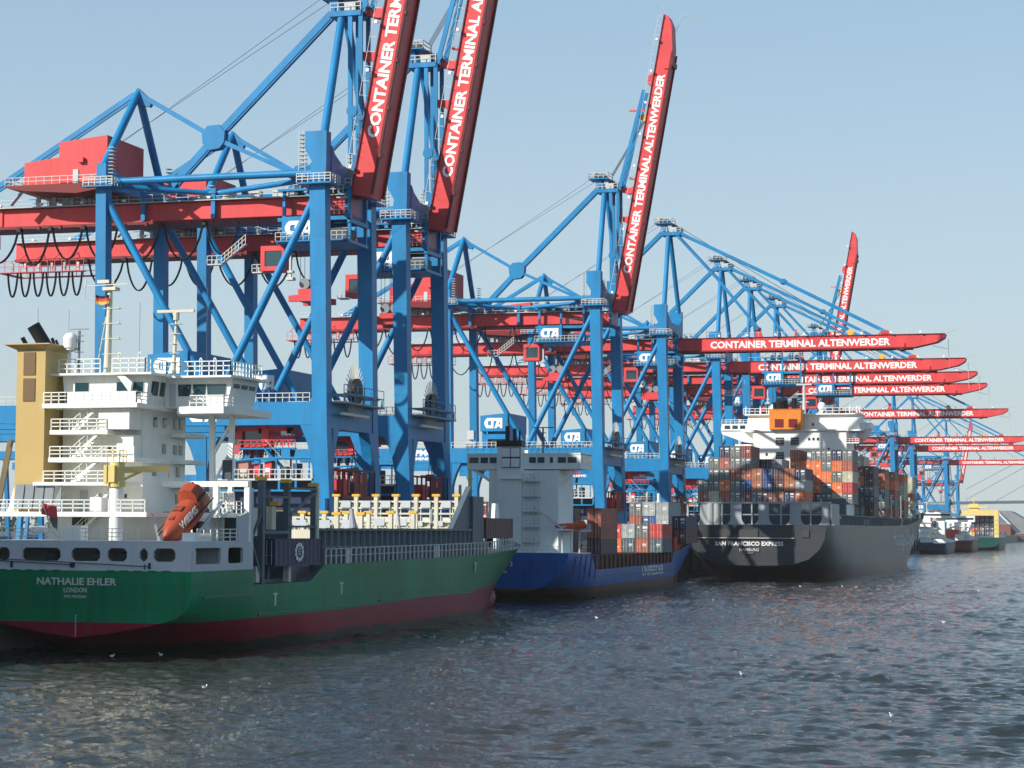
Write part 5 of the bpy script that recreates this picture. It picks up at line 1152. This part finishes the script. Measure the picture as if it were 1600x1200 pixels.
    for z in (22.0, 24.6, 27.2, 29.8, 33.0): b.box(-63.6, -60.4, 524.5, 526, z, z+.25); b.rail([(-63.6, 524.6, z+.25), (-60.4, 524.6, z+.25)], 1, .9, .05, 2)
    b.rail([(-96.8, 533.7, 38.6), (-90, 533.7, 38.6)], 1.1, 1.2, .05, 2); b.rail([(-62, 533.7, 38.6), (-58.4, 533.7, 38.6)], 1.1, 1.2, .05, 2)
    b.build('railing', SIGNW, R_, O)
    b = MB(); b.box(-82.8, -74.8, 523.6, 530, 36.6, 41.6); b.box(-82.9, -74.7, 523.5, 530.1, 41.6, 41.75)
    FN = b.build('funnel', FUNNEL, R_, O)
    for x in (-81.4, -77.9): MB().box(x, x+2.2, 523.52, 523.59, 37.1, 39.2).build('louvre', DARKRED, FN, O)
    b = MB(); b.tube((-79.6, 525.6, 41.7), (-79.8, 524.6, 44.2), 1.5, 16); b.tube((-76.8, 526, 41.7), (-76.7, 525.6, 44.6), .7, 12); b.tube((-81.6, 526, 41.7), (-81.7, 525.6, 43.6), .6, 12); b.build('exhaust_pipe', BLACK, FN, O, True)
    b = MB(); b.tube((-75.4, 534, 40.9), (-75.4, 534, 48.6), .5, 10, .3); b.box(-77.6, -73.2, 533.8, 534.2, 46, 46.3); b.box(-77.4, -73.4, 533.7, 534.3, 48.4, 48.8); b.box(-76.6, -74.2, 533.8, 534.2, 44, 44.2); b.build('radar_mast', GREYW, R_, O)
    b = MB(); b.sphere((-82.9, 532, 42.6), 1.0, 14, 8); b.sphere((-70.6, 532, 42.8), 1.1, 14, 8); b.tube((-82.9, 532, 40.9), (-82.9, 532, 42), .3, 8); b.tube((-70.6, 532, 40.9), (-70.6, 532, 42), .3, 8); b.build('satellite_domes', SIGNW, R_, O, True)
    b = MB(); b.box(-63.4, -60.6, 527, 534, 33.4, 34.6); b.build('side_boat', RED, R_, O)
    b = MB(); b.tube((cx, 738, 17.5), (cx, 738, 30), .5, 10, .3); b.build('foremast', GREYW, R_, O)
grey_ship()
g3 = 'containers on the grey ship'
def col3(i): return -90.55+2.5*i
bay1 = [['rust red', 'grey'], ['cream', 'grey', 'grey', 'grey'], ['rust red', 'orange', 'grey', 'rust red', 'navy'], ['grey', 'grey', 'rust red', 'grey', 'grey'], ['dark red', 'blue', 'rust red', 'grey', 'dark red'],
        ['grey', 'brown orange', 'brown orange'], ['maroon', 'blue', 'blue'], ['brown orange', 'maroon', 'maroon'], ['navy', 'brown orange', 'brown orange'], ['orange', 'light grey', 'navy']]
for i, cs in enumerate(bay1): stack(col3(i), 475, 17.5, cs, '%s column from the left, aftmost bay of the grey ship' % ORD[i], g3)
bay2 = {5: ['maroon', 'maroon', 'maroon', 'purple brown'], 6: ['grey', 'maroon', 'blue', 'light grey'], 7: ['maroon']*3, 8: ['maroon', 'rust red', 'brown orange'], 4: ['maroon', 'grey', 'rust red', 'maroon']}
for i, cs in bay2.items(): stack(col3(i), 488.5, 17.5, cs, '%s column from the left, second bay of the grey ship' % ORD[i], g3)
bay3 = {8: ['maroon', 'rust red', 'navy', 'orange', None], 9: ['navy', 'orange', 'orange', 'orange', 'grey'], 10: ['grey', 'grey', 'orange', 'grey', 'grey'], 11: ['cream', 'orange', 'grey', 'orange', 'navy'], 12: ['grey', 'red', 'cream', 'rust red', 'grey'], 7: ['maroon', 'grey', 'rust red', 'orange', 'rust red']}
for i, cs in bay3.items(): stack(col3(i), 501.5, 17.5, cs, '%s column from the left, third bay of the grey ship' % ORD[i], g3)
rc = random.Random(5); pal = ['rust red', 'orange', 'grey', 'cream', 'maroon', 'rust red', 'brown orange', 'light grey', 'navy', 'dark red']
fb = {548: ('first', 6, 5, 9), 575.5: ('second', 5, 5, 9), 603: ('third', 5, 5, 10), 630.5: ('fourth', 5, 5, 10), 658: ('fifth', 4, 5, 10), 685.5: ('sixth', 3, 4, 10)}
fixed = {(575.5, 12): ['maroon', 'grey', 'grey', 'orange', 'rust red', None], (603, 12): ['rust red', 'grey', 'rust red', 'orange', 'rust red'], (630.5, 12): ['grey', 'rust red', 'cream', 'cream', 'orange'], (658, 12): ['grey', 'cream', 'rust red', 'cream', 'cream'], (548, 12): ['maroon', 'navy', 'grey', 'maroon', 'maroon']}
for y, (nm, nt_, _, i0) in fb.items():
    for i in range(i0, 13):
        if y > 680 and i > 11: continue
        cs = fixed.get((y, i)) or [rc.choice(pal) for _ in range(nt_)]
        stack(col3(i), y, 15.0 if y < 680 else 17.5, cs, '%s column, %s bay ahead of the grey ship bridge' % (ORD[i], nm), g3)

# ================================================================ ships far down the quay
def far_ship(nm, lab, X, y0, L, hb, dk, mat, boot, sup, supmat):
    O = (X, y0, 0); R_ = empty('cargo_ship', O); tag(R_, lab, 'ship')
    pr = lambda w, s=1: [(0,-3),(w*.6,-3),(w*.9,0),(w*.96,1.6),(w,dk*.6),(w,dk)]
    keys = [(y0, [(0,1.5),(hb*.4,1.6),(hb*.7,2.2),(hb*.88,3.2),(hb*.96,dk*.7),(hb,dk)]), (y0+12, pr(hb)), (y0+L*.75, pr(hb)), (y0+L*.9, [(0,-3),(hb*.25,-3),(hb*.35,0),(hb*.42,1.6),(hb*.65,dk*.7),(hb*.85,dk+1)]), (y0+L, [(0,dk),(.1,dk+.2),(.2,dk+.4),(.3,dk+.8),(.4,dk+1.2),(.6,dk+2)])]
    hull(R_, O, X, keys, [mat, boot, TRIM], lambda y: 1.6)
    sup(R_, O, X, y0)
    return R_
def sup_white(R_, O, X, y0):
    b = MB(); b.box(X-6, X-1, y0+8, y0+18, 5, 18)
    for z in (8, 10.4, 12.8, 15.2): b.box(X-6.6, X-.2, y0+7.2, y0+19, z, z+.35)
    b.box(X-7.6, X+9, y0+10, y0+18, 17.6, 20.4); b.box(X+1.5, X+5.5, y0+12, y0+18, 5, 17.6); b.box(X+1, X+7, y0-.5, y0+3, 5, 7.2)
    b.rail([(X-7.6, y0+10, 20.4), (X+9, y0+10, 20.4)], 1.0, 1.5, .08, 2); b.tube((X-3, y0+12, 20), (X-3, y0+12, 27), .3, 8, .12); b.box(X-4.2, X-1.8, y0+11.8, y0+12.2, 25, 25.3)
    s = b.build('superstructure', WHITE, R_, O)
    MB().box(X-7.2, X+8.4, y0+9.9, y0+9.98, 18.6, 19.5).build('window', GLASS, s, O)
def sup_white2(R_, O, X, y0):
    b = MB(); b.box(X-6, X+5, y0+10, y0+20, 6, 16); b.box(X-8, X+8, y0+12, y0+19, 16, 19.2)
    for z in (8.4, 11, 13.5): b.box(X-6.6, X+6, y0+9, y0+20, z, z+.35)
    for x in (-6.4, 1.5, 5): b.box(X+x, X+x+1.4, y0+8.6, y0+9, 6, 16)
    s = b.build('superstructure', WHITE, R_, O)
    MB().box(X-7.4, X+7.4, y0+11.9, y0+11.98, 17.2, 18.3).build('window', GLASS, s, O)
    b = MB(); b.box(X-7, X, y0+5, y0+9, 8, 12); b.build('funnel', RED, R_, O)
    MB().box(X-1.5, X+2, y0, y0+3, 6, 9.4).build('deck_locker', WHITE, R_, O)
def sup_yellow(R_, O, X, y0):
    b = MB(); b.box(X-13, X+8.5, y0+6, y0+12, 20.4, 23.6); b.box(X+5.8, X+8.5, y0+6, y0+12, 7.5, 20.4)
    for z in (10, 12.5, 15, 17.5): b.box(X+5.6, X+8.7, y0+5.7, y0+12, z, z+.3)
    b.box(X-8.5, X-3.2, y0+8, y0+14, 23.6, 27.4); b.box(X-12.5, X+2.5, y0+7, y0+13, 25, 25.9); b.tube((X-6, y0+10, 27), (X-6, y0+10, 33), .25, 8, .12); b.box(X-7.6, X-4.4, y0+9.8, y0+10.2, 30.6, 30.9)
    b.box(X-13, X-9.5, y0+2, y0+5, 11.5, 14.5); b.box(X-9, X-3, y0+7.9, y0+8, 26, 26.8)
    b.build('gantry_superstructure', PALEY, R_, O)
FGREEN = hullmat('far_hull_green', (0.01, 0.075, 0.07), (0.05, 0.02, 0.02), 1.4, 0, 0, 0.2)
FRED = hullmat('far_hull_red', (0.15, 0.012, 0.02), (0.05, 0.02, 0.02), 1.2, 0, 0, 0.2)
FBLUE = hullmat('far_hull_blue', (0.01, 0.04, 0.10), (0.06, 0.02, 0.02), 1.4, 0, 0, 0.2)
far_ship('a', 'distant dark blue ship with stepped white superstructure, left of the red one', -84, 1030, 80, 7.2, 5.5, FBLUE, BOOT3, sup_white, WHITE)
far_ship('b', 'distant small dark red ship with white bridge and red funnel', -78.2, 1130, 70, 7.6, 6.2, FRED, BOOT3, sup_white2, WHITE)
far_ship('c', 'distant dark green ship with a yellow gantry-like superstructure', -72.4, 1260, 110, 9.0, 7.5, FGREEN, BOOT3, sup_yellow, YELLOW)
G4 = 'containers on the distant green ship'
for i, cs in enumerate((['yellow', 'red', 'blue', 'red'], ['navy', 'dark red', 'navy', 'maroon', 'red'], ['navy', 'grey', 'navy', 'navy', 'blue'], ['navy', 'navy', 'grey', 'navy', 'teal grey'], ['grey', 'navy', 'navy', 'navy', 'navy'])):
    stack(-79.6+i*2.75, 1274, 8.2, cs, '%s column under the yellow gantry of the distant green ship' % ORD[i], G4)

# ================================================================ terminal yard
G5 = 'containers stacked in the terminal yard'
ry = random.Random(11); rows = 0
for gi, (y, x) in enumerate([(331, -143), (346, -143), (362, -150), (382, -143), (440, -150), (458, -143), (522, -146), (560, -151), (612, -143), (662, -150), (722, -146), (800, -151)]):
    for j in range(3):
        for t in range(4 if (gi+j) % 3 else 3):
            container(x+j*2.7, y, 7.0+t*2.6, ry.choice(pal+['blue', 'red', 'cream']), '%s container of yard stack %s behind the cranes, %s' % (['left', 'middle', 'right'][j], ORD[gi], TIER[t]), G5)
def yard_crane(x, y, lab):
    O = (x, y, 7); R_ = empty('yard_crane', O); tag(R_, lab, 'crane', 'gantry cranes in the yard')
    for s in (0, 34):
        b = MB()
        for yy in (0, 9): b.beam((x+s, y+yy, 7), (x+s, y+4.5+(yy-4.5)*.5, 27), .9, .9)
        b.box(x+s-.5, x+s+.5, y-.6, y+9.6, 7.6, 8.8); b.build('gantry_leg', BLUE, R_, O)
    MB().box(x-6, x+40, y+2.2, y+3.4, 27, 29).box(x-6, x+40, y+5.8, y+7, 27, 29).build('gantry_girder', BLUE, R_, O)
    MB().box(x+9, x+16, y+2, y+7.4, 29, 31.4).box(x+11, x+13, y+1, y+2.2, 24.4, 27).build('trolley', RED, R_, O)
for i, (x, y) in enumerate([(-228, 345), (-255, 440), (-290, 520), (-330, 650), (-350, 800)]): yard_crane(x, y, 'blue gantry crane over the yard stacks, %s from the near end' % ORD[i])
def agv(x, y, lab, col):
    O = (x, y, 7); R_ = empty('container_carrier', O); tag(R_, lab, 'vehicle', 'container carriers under the cranes')
    MB().box(x-1.5, x+1.5, y, y+14.8, 8.0, 8.7).box(x-1.5, x+1.5, y, y+1.6, 8.7, 9.3).build('chassis', WHITE, R_, O)
    for dx in (-1.2, 1.2):
        for dy in (1.8, 3.6, 11.2, 13):
            b = MB(); sheave(b, (x+dx, y+dy, 7.62), .62, .5, 'x'); b.build('wheel', BLACK, R_, O)
for i, (x, y) in enumerate([(-112, 262), (-118, 300), (-108, 420), (-120, 487), (-110, 560)]):
    agv(x, y, 'flat white container carrier under the cranes, %s from the near end' % ORD[i], None)
    container(x, y+1.4, 8.75, ['rust red', 'red', 'light grey', 'orange', 'rust red'][i], '%s container riding on the %s flat carrier under the cranes' % (['brick red', 'bright red', 'pale grey', 'orange', 'rusty red'][i], ORD[i]), 'containers riding on carriers')
# distant buildings, bridge, pylon
b = MB(); hall = empty('storage_hall', (-72, 1640, 0)); tag(hall, 'grey hall with one long sloping roof on the far bank', 'building')
# ================================================================ far bank
HALLG = paint('hall_roof', (.20, .22, .23), .7, .1); HALLW = paint('hall_wall', (.10, .14, .22), .7, .1)
MB().prism([(-122, 2.4), (-95, 2.4), (-96, 9), (-120.6, 33.5), (-122, 33.5)], 'y', 2320, 2324).build('gable_wall', HALLW, hall, (-108, 2330, 0))
b = MB(); b.prism([(-96.5, 8), (-95.2, 10), (-120, 35.2), (-121, 33.6)], 'y', 2316, 2320, 1); b.prism([(-96, 9), (-120.6, 33.5), (-106, 33.5), (-80, 18), (-80, 9)], 'y', 2325, 2460)
b.build('roof', [HALLG, GREYW], hall, (-108, 2330, 0))
hall.location = (-108, 2330, 0)
gr = 'low industrial buildings on the far bank'
rb = random.Random(2)
BR1 = paint('brick_brown', (.20, .07, .05), .8, .2); BR2 = paint('pale_plaster', (.35, .33, .30), .8, .1)
for i, (x, w, h, y, m, lb_) in enumerate([(-119, 15, 16, 2306, BR1, 'reddish brick block'), (-100, 14, 6, 2308, BR1, 'long low brown shed'), (-84, 30, 7, 2330, BR2, 'long pale warehouse'), (-45, 30, 12, 2340, BR1, 'dark tall workshop'), (0, 44, 8, 2335, BR2, 'pale flat store'), (60, 30, 15, 2360, BR1, 'tall brown mill')]):
    b = MB(); b.box(x, x+w, y, y+20, 2.3, 2.4+h); q = b.build('far_building', m); 
    rfm = MB().prism([(x-.5, 2.4+h), (x+w+.5, 2.4+h), (x+w/2, 4.4+h)], 'y', y-.5, y+20.5).build('roof', HALLG, q)
    for k in range(int(w/6)): MB().box(x+2+k*6, x+5+k*6, y-.15, y-.02, 4, 4+h*.4).build('window', GLASS, q)
    tag(q, lb_+' on the far bank, '+ORD[i]+' from the left', 'building', gr)
# quay wall of the far bank
MB().box(-300, 3000, 2296, 2300, -2, 6.5).build('far_quay_wall', paint('far_wall', (.06, .06, .09), .8, .2))['kind'] = 'structure'
# long high bridge
br = empty('road_bridge', (0, 3300, 0)); tag(br, 'long thin high road bridge crossing the sky line behind the ships', 'bridge')
dkm = paint('bridge_steel', (.07, .09, .10), .6, .1)
b = MB(); pts = [(-900, 44), (-500, 50), (-200, 55), (100, 60), (500, 62)]
for (x0, z0), (x1, z1) in zip(pts[:-1], pts[1:]): b.beam((x0, 3300, z0), (x1, 3300, z1), 14, 4.5)
b.build('bridge_deck', dkm, br, (0, 3300, 0))
for x in (-880, -760, -640, -520, -400): MB().box(x-3, x+3, 3296, 3304, 2, 42).build('pier', dkm, br, (0, 3300, 0))
b = MB()
for dz in (0, 8): b.tube((-215, 3300, 60+dz*2), (60, 3300, 215+dz), .35, 4)
b.tube((-170, 3300, 58), (60, 3300, 190), .35, 4); b.build('stay_cable', dkm, br, (0, 3300, 0))
b = MB(); b.prism([(50, 2), (56, 2), (64, 240), (60, 240)], 'y', 3298, 3302); b.build('pylon', dkm, br, (0, 3300, 0))
# lattice power pylon
py = empty('power_pylon', (-185, 2500, 0)); tag(py, 'tall thin lattice power pylon above the distant ships', 'pylon')
b = MB(); X, Y = -185, 2500; H_ = 118
def wd(z): return 11*(1-z/H_)+.8
for k in range(12):
    z0, z1 = H_*k/12, H_*(k+1)/12; a, c_ = wd(z0), wd(z1)
    for sx in (-1, 1):
        for sy in (-1, 1): b.beam((X+sx*a, Y+sy*a, z0), (X+sx*c_, Y+sy*c_, z1), .5, .5)
        b.beam((X-sx*a, Y-a, z0), (X+sx*c_, Y-c_, z1), .35, .35)
b.build('lattice_mast', dkm, py, (X, Y, 0))
b = MB()
for z, w in ((92, 22), (104, 17), (114, 12)): b.beam((X-w, Y, z), (X+w, Y, z), .6, .6); b.beam((X-w, Y, z), (X, Y, z+4), .4, .4); b.beam((X+w, Y, z), (X, Y, z+4), .4, .4)
b.build('cross_arm', dkm, py, (X, Y, 0))
# distant tree line, one mass on the far bank and behind the yard
LEAF = paint('foliage', (.045, .07, .03), .9, .4, streak=False, scale=.2)
def treemass(name, x0, x1, y, h, n, seed):
    r = random.Random(seed); b = MB()
    for i in range(n):
        x = r.uniform(x0, x1); yy = y+r.uniform(0, 40); rr_ = r.uniform(.35, .9)*h*.5; zc = r.uniform(.3, 1)*h*.75
        for k in range(7):
            c = Vector((x+r.gauss(0, rr_*.6), yy+r.gauss(0, rr_*.4), 3+zc+r.gauss(0, rr_*.5))); q = rr_*r.uniform(.25, .5)
            for m_ in range(2):
                d = [Vector((r.gauss(0, 1), r.gauss(0, 1), r.gauss(0, 1))).normalized()*q for _ in range(4)]
                b.add([c+e for e in d], [(0, 1, 2), (0, 2, 3), (0, 1, 3), (1, 2, 3)])
        b.box(x-.3, x+.3, yy, yy+.5, 2, 3+zc)
    o = b.build(name, LEAF); tag(o, kind='stuff'); o['label'] = 'hazy band of trees along the far bank' ; return o
treemass('distant_wood', -330, 700, 2420, 17, 420, 3)
treemass('yard_wood', -1500, -330, 1500, 16, 500, 4)
# invented block outside the left edge, added to shade the green ship's stern
sh = MB(); sh.box(-132, -97.4, 137, 141, 7.0, 28.5); q = sh.build('unseen_shade_block', BR2); tag(q, 'unseen pale block added to shade the stern of the green ship', 'building')
for k in range(6):
    for j in range(6): MB().box(-128+k*4.8, -125.5+k*4.8, 136.9, 136.98, 9+j*3.3, 10.8+j*3.3).build('window', GLASS, q)
MB().box(-132.2, -97.2, 136.8, 141.2, 28.5, 28.9).build('roof', HALLG, q)  # roof slab and window plates dress the added shade block
# gulls sitting on the river
def gull_mesh():
    b = MB(); rings = []
    for t, w, z0, z1 in ((0, .02, .16, .20), (.1, .07, .08, .22), (.3, .14, .0, .26), (.55, .15, -.02, .27), (.75, .11, .03, .27), (.82, .06, .12, .34), (.88, .065, .2, .42), (.95, .06, .26, .42), (1, .015, .32, .36)):
        y = t*.62; rings.append([(w*math.cos(a), y, (z0+z1)/2+(z1-z0)/2*math.sin(a)) for a in [2*math.pi*i/8 for i in range(8)]])
    loft(b, rings, True)
    for sg in (-1, 1): b.prism([(sg*.13, .05), (sg*.16, .2), (sg*.13, .42), (sg*.09, .3)], 'z', .2, .27, 1)
    b.prism([(-.012, .62), (.012, .62), (0, .70)], 'z', .325, .345, 2)
    return b.build('gull', [SIGNW, GREYW, YELLOW], None, (0, 0, 0), True)
g0 = gull_mesh(); first = True; rg = random.Random(4)
GP = [(-67.9, 381.3), (-59.8, 322.6), (-27.2, 159.2), (-58.5, 408.8), (-50.9, 412.5), (-12.6, 126.7), (-60.2, 132.6), (-48.0, 409.1), (-82.1, 161.9), (-78.7, 165.1), (-59.1, 270.4), (-55.7, 203.9), (-19.4, 256.9), (-23.5, 393.9), (-61.4, 252.7)]
for x, y in GP:
    o = g0 if first else g0.copy()
    if not first: COL.objects.link(o)
    first = False; o.location = (x, y, .12); o.scale = (.7, .7, .7); o.rotation_euler = (0, 0, rg.uniform(0, 6.28)); tag(o, 'tiny white gull floating alone on the open river', 'bird', 'gulls on the river')
# ---------------------------------------------------------------- haze
hz = MB().box(-6500, 9200, -650, 16000, -8, 420).build('haze', [])
hm = bpy.data.materials.new('haze_air'); hm.use_nodes = True; t = hm.node_tree; t.nodes.clear()
pv = t.nodes.new('ShaderNodeVolumePrincipled'); pv.inputs['Density'].default_value = 0.00005; pv.inputs['Color'].default_value = (.93, .97, 1.0, 1); pv.inputs['Anisotropy'].default_value = 0.0
ou = t.nodes.new('ShaderNodeOutputMaterial'); t.links.new(pv.outputs[0], ou.inputs['Volume'])
hz.data.materials.append(hm); tag(hz, kind='stuff')
